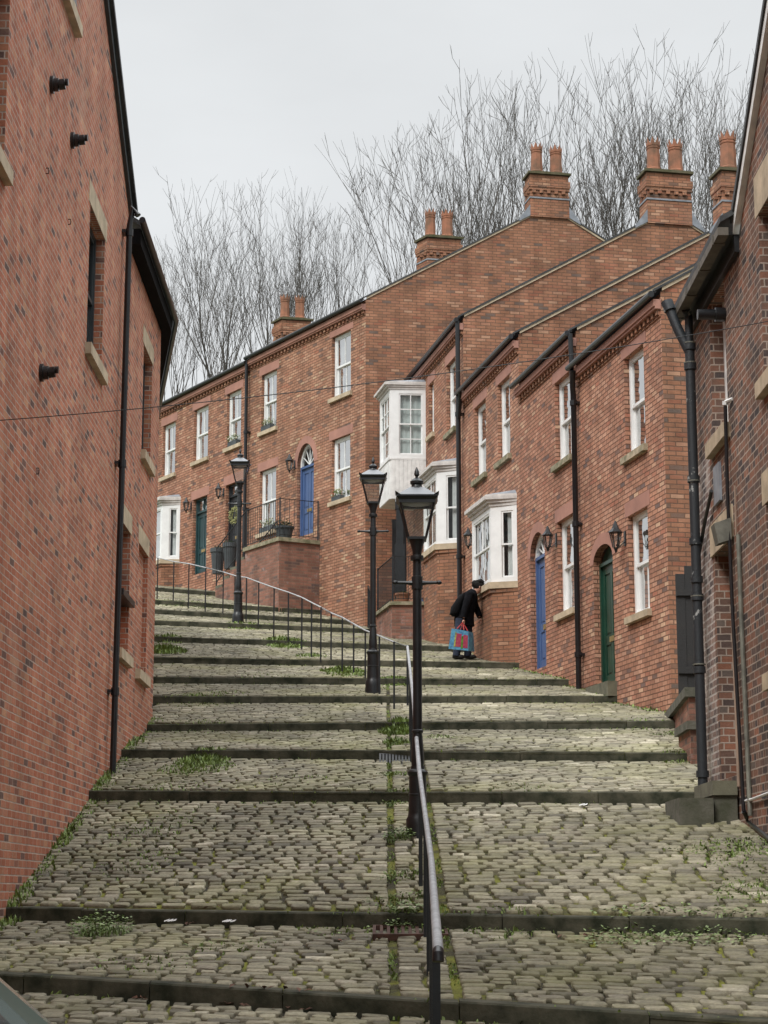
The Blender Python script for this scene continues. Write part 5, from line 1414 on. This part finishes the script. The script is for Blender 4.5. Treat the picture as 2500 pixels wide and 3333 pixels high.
def pot(name, label, c, r, h, matn, leaf, lh, lr, group=None, flowers=False, square=False):
    t = thing(name, label, 'plant pot', c, group); c = Vector(c)
    m = MB(); m.lathe([(r * .72, 0), (r * .95, h * .82), (r * 1.08, h * .84), (r * 1.08, h), (r * .9, h), (r * .88, h * .9)], c, 4 if square else 16, rot=math.pi / 4); m.build('pot', M[matn], t, smooth=not square)
    m = MB()
    for k in range(int(240)):
        a = random.uniform(0, 6.28); q = lr * math.sqrt(random.random()); z = lh * random.random() * (1 - .5 * q / lr)
        p = c + Vector((q * math.cos(a), q * math.sin(a), h * .9 + z)); d = Vector((random.gauss(0, 1), random.gauss(0, 1), random.gauss(.4, 1))).normalized() * .06; s_ = d.cross(Vector((0, 0, 1))) * .4
        m.add([p, p + d * .5 + s_, p + d, p + d * .5 - s_], [(0, 1, 2, 3)])
    m.build('foliage', M[leaf], t)
    if flowers:
        m = MB()
        for k in range(26):
            a = random.uniform(0, 6.28); q = lr * math.sqrt(random.random()); p = c + Vector((q * math.cos(a), q * math.sin(a), h + lh * random.random())); m.ball(p, .035, n=5, m=3)
        m.build('blossom', M['flower'], t)
    return t
def box_plant(label, pl, op, k0=0.1, k1=.6, h=.14, fl=True):
    s0 = op['s0'] + (op['s1'] - op['s0']) * k0; s1 = op['s0'] + (op['s1'] - op['s0']) * k1; z = op['z0']
    c = pl.pt((s0 + s1) / 2, z, .0); t = thing('window_box', label, 'window box', c)
    m = MB(); m.pbox(pl, s0, s1, z, z + h, -.085, .06); m.build('trough', M['potgrey'], t)
    m = MB()
    for k in range(160):
        p = pl.pt(random.uniform(s0, s1), z + h + random.uniform(0, .16), random.uniform(-.08, .08)); d = Vector((random.gauss(0, 1), random.gauss(0, 1), random.gauss(.5, 1))).normalized() * .05; s_ = d.cross(Vector((0, 0, 1))) * .4
        m.add([p, p + d * .5 + s_, p + d, p + d * .5 - s_], [(0, 1, 2, 3)])
    m.build('foliage', M['leaf2'], t)
    m = MB()
    for k in range(12):
        p = pl.pt(random.uniform(s0, s1), z + h + random.uniform(0.04, .2), random.uniform(-.08, .08)); m.ball(p, .03, n=5, m=3)
    m.build('blossom', M['flower'], t)
box_plant('small window box with pale flowers on the upper sill left of the arched blue door', AT, A1[1], .3, .9)
box_plant('small grey window box with pale flowers on the upper sill above the wreathed black door', AT, A2[0], .2, .8)
box_plant('window box with white flowers behind the porch railing', AT, A1[3], .1, .9)
box_plant('pale pot of greenery on the sill of the lower window nearest the brick corner', AT, A1[2], .45, .9, .12)
q = AT.pt(sfront0 + .28, ptop, PO - .30); pot('potted_plant', 'black ball shaped pot of grassy leaves behind the porch railing', (q.x, q.y, q.z), .24, .34, 'potgrey', 'plant', .3, .22)
q = at(1311, 1958, 44.9); pot('potted_plant', 'terracotta flower pot at the foot of the black post under the oriel', (q.x, 44.9, pt_z), .17, .26, 'terra', 'plant', .05, .12)
for (x, y, lab, sq) in ((708, 1868, 'tall tapered grey planter with clipped green top, left of the wreathed door', True), (748, 1852, 'tall tapered grey planter with clipped green top, beside the porch steps', True)):
    q = AT.pt(AT.sz(x, y, .45)[0], AT.sz(x, y, .45)[1], .45); gzq = max(ground(q.x, q.y), q.z); pot('planter', lab, (q.x, q.y, gzq - .0), .2, .72, 'potgrey', 'plant', .16, .17)
for (x, y) in ((1355, 1940), (1372, 1938)):
    q = at(x, y, 45.0); m = MB(); m.lathe([(.05, 0), (.055, .12), (.03, .16), (.03, .2)], (q.x, 45.0 + (x - 1355) * .01, pt_z), 10); o = m.build('jar', M['lead' if x < 1360 else 'blue']); setp(o, 'small %s jar on the slab beside the terracotta pot' % ('grey' if x < 1360 else 'blue'), 'jar')
# wreath
wd = A2d1; m = MB(); c = AT.pt((wd['s0'] + wd['s1']) / 2, AT.sz(762, 1675)[1], -.06)
for k in range(420):
    a = random.uniform(0, 6.28); r_ = .2 + random.gauss(0, .035); p = c + AT.d * (r_ * math.cos(a)) + Vector((0, 0, r_ * math.sin(a))) + AT.n * random.uniform(0, .08)
    d = Vector((random.gauss(0, 1), random.gauss(0, 1), random.gauss(0, 1))).normalized() * .05; s_ = d.cross(AT.n) * .4; m.add([p, p + d * .5 + s_, p + d, p + d * .5 - s_], [(0, 1, 2, 3)])
o = m.build('wreath', mat('yellow green wreath', (.36, .36, .14), .7, var=.4, scale=14)); setp(o, 'round yellow green wreath hanging on the black door', 'wreath')
# bin bags
for (x, y, rx, rz_, lab) in ((620, 1910, .33, .28, 'fat black bin bag on the left of the pair by the teal green door'), (660, 1912, .24, .30, 'shiny black bin bag on the right of the pair by the teal green door')):
    c = hit(x, y); m = MB(); m.ball((c.x, c.y + .3, ground(c.x, c.y + .3) + rz_ * .92), rx, rx * .8, rz_, 18, 12)
    for v in m.v:
        f = 1 + .10 * math.sin(v.x * 23 + v.z * 17) + .06 * math.sin(v.y * 31 + v.z * 9); v.x = c.x + (v.x - c.x) * f
        if v.z > c.z + rz_ * 1.7: v.z += .08
    o = m.build('bin_bag', M['bag'], smooth=True, angle=70); setp(o, lab, 'bin bag', 'black bin bags')
# drain grates
for (x, y, w, d, lab, nb) in ((1335, 3034, .30, .26, 'rusty brown iron drain grate at the foot of the lower step', 5), (1300, 2476, .26, .2, 'small grey drain grate left of the nearest lamp at a step foot', 6)):
    c = hit(x, y); m = MB(); sl = (ground(c.x, c.y + .2) - ground(c.x, c.y - .2)) / .4
    def gpt(a, b, dz): return Vector((c.x + a, c.y + b, c.z + sl * b + dz))
    def gb(a0, a1, b0, b1): m.hexa([gpt(a0, b0, -.03), gpt(a1, b0, -.03), gpt(a1, b1, -.03), gpt(a0, b1, -.03), gpt(a0, b0, .022), gpt(a1, b0, .022), gpt(a1, b1, .022), gpt(a0, b1, .022)])
    gb(-w, w, -d, -d + .03); gb(-w, w, d - .03, d)
    for k in range(nb * 2 + 1): a = -w + (2 * w - .025) * k / (nb * 2); gb(a, a + .025, -d + .03, d - .03)
    o = m.build('drain_grate', M['iron' if nb == 5 else 'board']); setp(o, lab, 'drain grate')
for (x, y, lab) in ((548, 3012, 'small white scrap of litter at the foot of the lower left step'), (735, 3014, 'larger white scrap of litter at the foot of the lower left step'), (1890, 2632, 'white scrap of litter below the long kerb right of the nearest lamp')):
    c = hit(x, y); m = MB(); 
    for k in range(5): 
        q = Vector((c.x + random.uniform(-.05, .05), c.y + random.uniform(-.02, .02), c.z + .03)); m.add([q, q + Vector((.04, .0, .01)), q + Vector((.05, .03, .025)), q + Vector((.0, .03, .01))], [(0, 1, 2, 3)])
    o = m.build('litter', M['litter']); setp(o, lab, 'litter')

m = MB()
for (x, y) in ((460, 3236), (735, 3262), (850, 3268), (960, 3275), (1180, 3060), (1900, 3045), (640, 2995)):
    c = hit(x, y)
    for k in range(6):
        q = Vector((c.x + random.gauss(0, .09), c.y - abs(random.gauss(0, .04)), 0)); q.z = gz(q.x, q.y) + .012
        a = random.uniform(0, 6.28); d = Vector((math.cos(a), math.sin(a), random.uniform(0, .6))) * .03; e = Vector((-d.y, d.x, random.uniform(-.01, .02)))
        m.add([q - d, q + e * .6, q + d, q - e * .6 + Vector((0, 0, .012))], [(0, 1, 2), (0, 2, 3)])
o = m.build('leaf_litter', mat('dead leaves', (.16, .08, .05), .8, var=.4, scale=20)); setp(o, 'scattered brown dead leaves along the lower step feet', 'dead leaves', kind='stuff')
# ---------------------------------------------------------------- person at the doorway
def skin_obj(name, joints, bones, mtl, parent, sub=2, root=0):
    me = bpy.data.meshes.new(name); org = ORG[parent]
    me.from_pydata([Vector(j[0]) - org for j in joints], bones, []); me.update()
    o = bpy.data.objects.new(name, me); COL.objects.link(o); o.parent = parent; ORG[o] = org
    md = o.modifiers.new('s', 'SKIN')
    if not me.skin_vertices: me.skin_vertices.new()
    for i, j in enumerate(joints):
        r = j[1]; me.skin_vertices[0].data[i].radius = (r, r) if not isinstance(r, tuple) else r
    me.skin_vertices[0].data[root].use_root = True
    md.use_smooth_shade = True
    s2 = o.modifiers.new('b', 'SUBSURF'); s2.levels = sub; s2.render_levels = sub
    me.materials.append(mtl); return o
M['skin'] = mat('skin', (.46, .24, .17), .5, var=.08); M['coat'] = mat('black coat', (.007, .007, .009), .95, spec=.12, var=.3, scale=14, bump=.4)
M['jeans'] = mat('dark jeans', (.022, .032, .06), .85, var=.3, scale=12, bump=.3); M['hair'] = mat('dark hair', (.008, .007, .006), .8, spec=.2, var=.3, scale=30, bump=.6, bscale=90)
M['shoe'] = mat('dark shoes', (.012, .012, .012), .5); M['rucksack'] = mat('black rucksack cloth', (.006, .006, .007), .9, spec=.15, var=.3, bump=.3)
f0 = hit(1497, 2122); PY = 38.95
fx = at(1508, 2120, PY).x; fz = ground(fx, PY)
per = thing('person', 'person in black coat and dark jeans stooping beside the white bay, carrying a bright bag', 'person', (fx, PY, fz))
def W_(x, y, z): return Vector((fx + x, PY + y, fz + z))   # x right, y away, z up; figure leans to the right towards the doorway
ground_l = ground(fx - .14, PY - .05) - fz; ground_r = ground(fx + .10, PY + .1) - fz
J = [(W_(0.0, 0, .80), (.14, .12)), (W_(.03, 0, .98), (.13, .11)), (W_(.09, 0, 1.14), (.14, .11)), (W_(.16, 0, 1.28), (.13, .10)), (W_(.24, 0, 1.34), .055), (W_(.31, -.01, 1.40), .085), (W_(.35, -.015, 1.47), .085),
     (W_(-.05, -.08, .76), .09), (W_(-.09, -.06, .42), .065), (W_(-.14, -.04, .10), .045),
     (W_(.05, .08, .76), .09), (W_(.10, .05, .42), .065), (W_(.08, .10, .10), .045),
     (W_(.14, -.17, 1.27), .06), (W_(.05, -.24, 1.00), .045), (W_(.00, -.25, .78), .032),
     (W_(.18, .17, 1.27), .06), (W_(.28, .22, 1.03), .045), (W_(.34, .14, .86), .032)]
Bn = [(0, 1), (1, 2), (2, 3), (3, 4), (4, 5), (5, 6), (0, 7), (7, 8), (8, 9), (0, 10), (10, 11), (11, 12), (3, 13), (13, 14), (14, 15), (3, 16), (16, 17), (17, 18)]
skin_obj('body', J, Bn, M['skin'], per)
# face
m = MB(); hc = W_(.335, -.015, 1.445)
m.ball(hc + Vector((.075, -.06, -.01)), .016, .018, .022, 8, 6); m.ball(hc + Vector((-.0, -.085, -.01)), .014, .012, .025, 8, 6); m.build('face_features', M['skin'], per)
m = MB(); m.ball(hc + Vector((.045, -.082, .02)), .009, n=8, m=5); m.ball(hc + Vector((.09, -.035, .02)), .009, n=8, m=5); m.build('eyes', M['hair'], per)
# hands: palm, four fingers and thumb
def hand(c, dirv, flip=1):
    J2 = [(c, .030), (c + dirv * .05, .034), (c + dirv * .09, .026)]; B2 = [(0, 1), (1, 2)]
    side = Vector((0, 1, 0)); fwd = Vector((flip, 0, 0))
    for k in range(4):
        b0 = c + dirv * .088 + side * (-.03 + .02 * k); n0 = len(J2); l = (.030, .035, .033, .026)[k]
        J2 += [(b0, .010), (b0 + dirv * l + fwd * .010, .009), (b0 + dirv * (l * 1.1) + fwd * .035, .0085), (b0 + dirv * (l * .5) + fwd * .05, .007)]
        B2 += [(2, n0), (n0, n0 + 1), (n0 + 1, n0 + 2), (n0 + 2, n0 + 3)]
    n0 = len(J2); J2 += [(c + dirv * .03 - side * .035, .012), (c + dirv * .06 - side * .045 + fwd * .02, .010), (c + dirv * .08 - side * .03 + fwd * .035, .008)]; B2 += [(1, n0), (n0, n0 + 1), (n0 + 1, n0 + 2)]
    skin_obj('hand', J2, B2, M['skin'], per, sub=1)
hand(W_(.0, -.25, .76), Vector((0, 0, -1)), -1); hand(W_(.345, .13, .84), Vector((.2, 0, -1)).normalized(), -1)
# coat: lofted rings
def loft(m, rings, n=16):
    vs = []; fs = []
    for (c, rx, ry, tilt) in rings:
        for k in range(n):
            a = 2 * math.pi * k / n; w = 1 + .035 * math.sin(5 * a + c.z * 20)
            vs.append(Vector(c) + Vector((math.cos(a) * rx * w, math.sin(a) * ry * w, math.cos(a) * rx * tilt)))
    for i in range(len(rings) - 1):
        for k in range(n): fs.append((i * n + k, i * n + (k + 1) % n, (i + 1) * n + (k + 1) % n, (i + 1) * n + k))
    fs += [tuple(range(n))[::-1], tuple(range((len(rings) - 1) * n, len(rings) * n))]; m.add(vs, fs)
m = MB(); loft(m, [(W_(.03, 0, .66), .20, .20, 0), (W_(.02, 0, .80), .20, .19, 0), (W_(.05, 0, .98), .18, .175, -.1), (W_(.10, 0, 1.14), .185, .20, -.25), (W_(.15, 0, 1.27), .15, .21, -.35), (W_(.20, 0, 1.35), .09, .12, -.4), (W_(.225, 0, 1.39), .065, .075, -.4)])
for (a, b, c) in (((.13, -.19, 1.26), (.04, -.25, 1.00), (.0, -.25, .80)), ((.19, .19, 1.25), (.29, .23, 1.02), (.345, .15, .87))):
    m.tube([W_(*a), W_(*b), W_(*c)], [.085, .068, .055], 12)
m.ball(W_(.14, -.17, 1.27), .09); m.ball(W_(.18, .17, 1.26), .09)
m.build('coat', M['coat'], per, smooth=True, angle=60)
m = MB()
for (hx, hy, kx, ky, ax, ay, gzr) in ((-.04, -.08, -.09, -.06, -.14, -.04, ground_l), (.06, .08, .11, .05, .09, .10, ground_r)):
    m.tube([W_(hx, hy, .80), W_(kx, ky, .44), W_(ax, ay, .07 + gzr)], [.115, .088, .072], 12)
m.build('jeans', M['jeans'], per, smooth=True, angle=60)
m = MB()
for (ax, ay, gzr) in ((-.14, -.04, ground_l), (.09, .10, ground_r)):
    m.ball(W_(ax + .05, ay, gzr + .045), .135, .05, .05, 12, 8); m.ball(W_(ax - .02, ay, gzr + .07), .06, .05, .06, 10, 7)
m.build('shoes', M['shoe'], per, smooth=True, angle=60)
m = MB(); m.ball(hc + Vector((-.025, .02, .035)), .118, .108, .115, 16, 10); m.ball(hc + Vector((-.10, .03, .07)), .06, .07, .07, 10, 7); m.ball(hc + Vector((.02, 0, .11)), .07, .08, .05, 10, 7)
for v in m.v: v += Vector((random.gauss(0, .006), random.gauss(0, .006), random.gauss(0, .008)))
m.build('hair', M['hair'], per, smooth=True, angle=70)
# rucksack
m = MB(); loft(m, [(W_(-.14, -.03, .86), .08, .13, 0), (W_(-.15, -.03, .92), .12, .17, .2), (W_(-.11, -.03, 1.06), .13, .175, .2), (W_(-.04, -.03, 1.20), .11, .16, .2), (W_(.02, -.03, 1.31), .07, .11, .2)], 14)
o = m.build('rucksack', M['rucksack'], smooth=True, angle=60); setp(o, 'sagging black rucksack on the back of the stooping person', 'rucksack')
# shopping bag
bg = thing('shopping_bag', 'large turquoise shopping bag with magenta panels hanging from the person hand', 'bag', W_(-.08, -.34, .15))
bz = .13
def bagp(u, v, zz): return W_(-.06 + u * .20 + v * .07 + .02 * math.sin(zz * 14 + v), -.40 + v * .15 + u * .09, .60 + (zz - .60) * .92 - .035 * u * u)
m = MB()
P0 = [bagp(-1, -1, bz), bagp(1, -1, bz - .02), bagp(1, 1, bz), bagp(-1, 1, bz + .02)]; P1 = [bagp(-.78, -.7, bz + .43), bagp(.98, -.75, bz + .40), bagp(.98, .5, bz + .40), bagp(-.78, .5, bz + .42)]
m.hexa([P0[0], P0[1], P0[2], P0[3], P1[0], P1[1], P1[2], P1[3]]); m.build('sack', mat('turquoise woven plastic', (.12, .38, .52), .5, var=.35, scale=16, bump=.5, col2=(.03, .10, .30), thr=.48), bg)
def panel(u0, u1, z0, z1, matx, name, e=.004):
    m = MB()
    def fp_(u, z):
        t = (z - bz) / .42; a = P0[0] + (P0[1] - P0[0]) * ((u + 1) / 2); b = P1[0] + (P1[1] - P1[0]) * ((u + 1) / 2); return a + (b - a) * t + Vector((0, -e, 0))
    m.hexa([fp_(u0, z0), fp_(u1, z0), fp_(u1, z1), fp_(u0, z1)] + [fp_(u0, z0) + Vector((0, .003, 0)), fp_(u1, z0) + Vector((0, .003, 0)), fp_(u1, z1) + Vector((0, .003, 0)), fp_(u0, z1) + Vector((0, .003, 0))]); m.build(name, matx, bg)
mag = mat('magenta print', (.30, .035, .09), .45, var=.4, scale=16, col2=(.55, .18, .10), thr=.38); grn = mat('green print', (.10, .30, .03), .45, var=.4, scale=20)
panel(-.35, .22, bz + .06, bz + .34, mag, 'print_panel'); panel(.42, .93, bz + .05, bz + .33, mag, 'print_panel'); panel(.23, .41, bz + .03, bz + .30, grn, 'print_stripe'); panel(-.52, -.36, bz + .05, bz + .36, mat('lime print', (.42, .45, .12), .45, var=.4, scale=20), 'print_stripe')
m = MB()
for v in (-.6, .4):
    m.tube([bagp(-.25, v, bz + .41), W_(-.02, -.28, .70), bagp(.45, v, bz + .40)], .012, 6)
m.build('handles', mat('red handles', (.50, .05, .05), .5), bg)

# ---------------------------------------------------------------- parked car, only its windscreen corner in view
CO = Vector((-2.08, 6.15, 0)); CO.z = -1.53
car = thing('parked_car', 'grey green parked car, only its sloping windscreen pillar showing in the bottom left corner', 'car', CO)
def carsec(m, prof, y0, y1, ins=0.0):
    n = len(prof); A = [CO + Vector((x, y0, z)) for x, z in prof]; B = [CO + Vector((x, y1, z)) for x, z in prof]
    m.add(A + B, [tuple(range(n))[::-1], tuple(range(n, 2 * n))] + [(i, (i + 1) % n, (i + 1) % n + n, i + n) for i in range(n)])
ztopc = 1.47
M['carpaint'] = mat('grey green car paint', (.22, .27, .23), .22, metal=.4, var=.05, coat=.6); M['tyre'] = mat('tyre', (.02, .02, .02), .8); M['carglass'] = mat('tinted car glass', (.10, .12, .12), .04, var=.1, spec=1.0)
body = [(-2.0, .25), (-2.05, .55), (-1.95, .88), (-1.2, .93), (1.25, .90), (1.95, .76), (2.1, .5), (2.05, .25)]
m = MB(); carsec(m, body, -.82, .82); m.build('body', M['carpaint'], car)
xr_, zr_ = .52, 1.42; xb_, zb2 = 1.16, .92
m = MB(); carsec(m, [(-1.75, .93), (-1.1, 1.38), (-.3, 1.45), (xr_, zr_), (xb_ - .06, zb2), ], -.68, .68); m.build('cabin_glass', M['carglass'], car)
m = MB(); carsec(m, [(-1.15, 1.40), (-.3, 1.475), (xr_ + .01, zr_ + .02), (xr_ - .02, zr_ - .03), (-.3, 1.43), (-1.1, 1.36)], -.70, .70)
for y in (-.70, .64): m.hexa([CO + Vector(v) for v in ((xr_ - .05, y, zr_), (xr_ + .03, y, zr_ + .01), (xr_ + .03, y + .06, zr_ + .01), (xr_ - .05, y + .06, zr_), (xb_ - .10, y - .06, zb2), (xb_ + .02, y - .06, zb2), (xb_ + .02, y, zb2), (xb_ - .10, y, zb2))])
for y in (-.70, .64): m.hexa([CO + Vector(v) for v in ((-1.16, y, 1.37), (-1.06, y, 1.39), (-1.06, y + .06, 1.39), (-1.16, y + .06, 1.37), (-1.84, y - .06, .92), (-1.72, y - .06, .92), (-1.72, y, .92), (-1.84, y, .92))])
m.build('roof_and_pillars', M['carpaint'], car)
m = MB(); m.tube([CO + Vector((xr_ - .07, -.715, zr_ - .02)), CO + Vector((xb_ - .13, -.775, zb2 + .02))], .013, 6); m.build('chrome_trim', mat('chrome', (.7, .7, .7), .15, metal=1, var=0), car)
for x in (-1.3, 1.35):
    for y in (-.78, .62):
        w = MB(); w.tube([CO + Vector((x, y, .30)), CO + Vector((x, y + .18, .30))], .31, 24); wo = w.build('wheel', M['tyre'], car); w = MB(); w.tube([CO + Vector((x, y - .012, .30)), CO + Vector((x, y + .19, .30))], .19, 16); w.build('rim', M['conduit'], wo)
for y in (-.6, .6):
    w = MB(); w.ball(CO + Vector((2.0, y, .66)), .1, .16, .07); w.build('headlight', M['white'], car)
w = MB(); w.ball(CO + Vector((.98, -.93, .98)), .09, .11, .08); w.build('wing_mirror', M['black'], car)

# ---------------------------------------------------------------- camera, light, sky
cam = bpy.data.cameras.new('camera'); co = bpy.data.objects.new('camera', cam); COL.objects.link(co); SC.camera = co
co.location = (0, 0, 0); co.rotation_euler = (math.pi / 2 + TH, 0, 0)
cam.sensor_fit = 'VERTICAL'; cam.sensor_height = 36; cam.lens = F / 3333 * 36; cam.clip_end = 3000; cam.clip_start = .1
SC.render.resolution_x = 768; SC.render.resolution_y = 1024

w = bpy.data.worlds.new('World'); SC.world = w; w.use_nodes = True; n = w.node_tree; n.nodes.clear()
N = n.nodes.new; Lk = n.links.new
out = N('ShaderNodeOutputWorld'); bg_ = N('ShaderNodeBackground'); sky = N('ShaderNodeTexSky'); sky.sky_type = 'NISHITA'; sky.sun_disc = False
SEL, SAZ = R(48), R(215)
sky.sun_elevation = SEL; sky.sun_rotation = SAZ; sky.altitude = 50; sky.dust_density = 3
tc = N('ShaderNodeTexCoord'); sp = N('ShaderNodeSeparateXYZ'); Lk(tc.outputs['Generated'], sp.inputs[0])
mz = N('ShaderNodeMath'); mz.operation = 'MAXIMUM'; mz.inputs[1].default_value = 0; Lk(sp.outputs['Z'], mz.inputs[0])
cz = N('ShaderNodeMapRange'); cz.inputs['From Min'].default_value = .47; cz.inputs['From Max'].default_value = .85; cz.inputs['To Min'].default_value = SKYLO; cz.inputs['To Max'].default_value = SKYHI; cz.interpolation_type = 'SMOOTHSTEP'
Lk(mz.outputs[0], cz.inputs['Value'])
ns = N('ShaderNodeTexNoise'); ns.inputs['Scale'].default_value = 3.2; ns.inputs['Detail'].default_value = 5; ns.inputs['Roughness'].default_value = .55
mpn = N('ShaderNodeMapping'); mpn.inputs['Scale'].default_value = (1, 1, 2.6); Lk(tc.outputs['Generated'], mpn.inputs['Vector']); Lk(mpn.outputs[0], ns.inputs['Vector'])
nr_ = N('ShaderNodeMapRange'); nr_.inputs['From Min'].default_value = .3; nr_.inputs['From Max'].default_value = .7; nr_.inputs['To Min'].default_value = .93; nr_.inputs['To Max'].default_value = 1.05; Lk(ns.outputs['Fac'], nr_.inputs['Value'])
mm = N('ShaderNodeMath'); mm.operation = 'MULTIPLY'; Lk(cz.outputs[0], mm.inputs[0]); Lk(nr_.outputs[0], mm.inputs[1])
cl_ = N('ShaderNodeVectorMath'); cl_.operation = 'SCALE'; cl_.inputs[0].default_value = (.970, .998, 1.018); Lk(mm.outputs[0], cl_.inputs['Scale'])
mx = N('ShaderNodeMix'); mx.data_type = 'RGBA'; mx.inputs[0].default_value = .985; Lk(sky.outputs[0], mx.inputs[6]); Lk(cl_.outputs[0], mx.inputs[7])
Lk(mx.outputs[2], bg_.inputs['Color']); bg_.inputs['Strength'].default_value = .1; Lk(bg_.outputs[0], out.inputs[0])
sd = bpy.data.lights.new('sun', 'SUN'); so = bpy.data.objects.new('sun', sd); COL.objects.link(so)
sd.energy = SUNE; sd.angle = R(15); sd.color = (1, .97, .93)
dirv = Vector((math.sin(SAZ) * math.cos(SEL), math.cos(SAZ) * math.cos(SEL), math.sin(SEL)))
so.rotation_euler = (dirv).to_track_quat('Z', 'Y').to_euler(); so.location = (0, 0, 30)
SC.view_settings.view_transform = 'Standard'; SC.view_settings.look = 'None'; SC.view_settings.gamma = 1; SC.view_settings.exposure = EXPO
SC.render.engine = 'CYCLES'
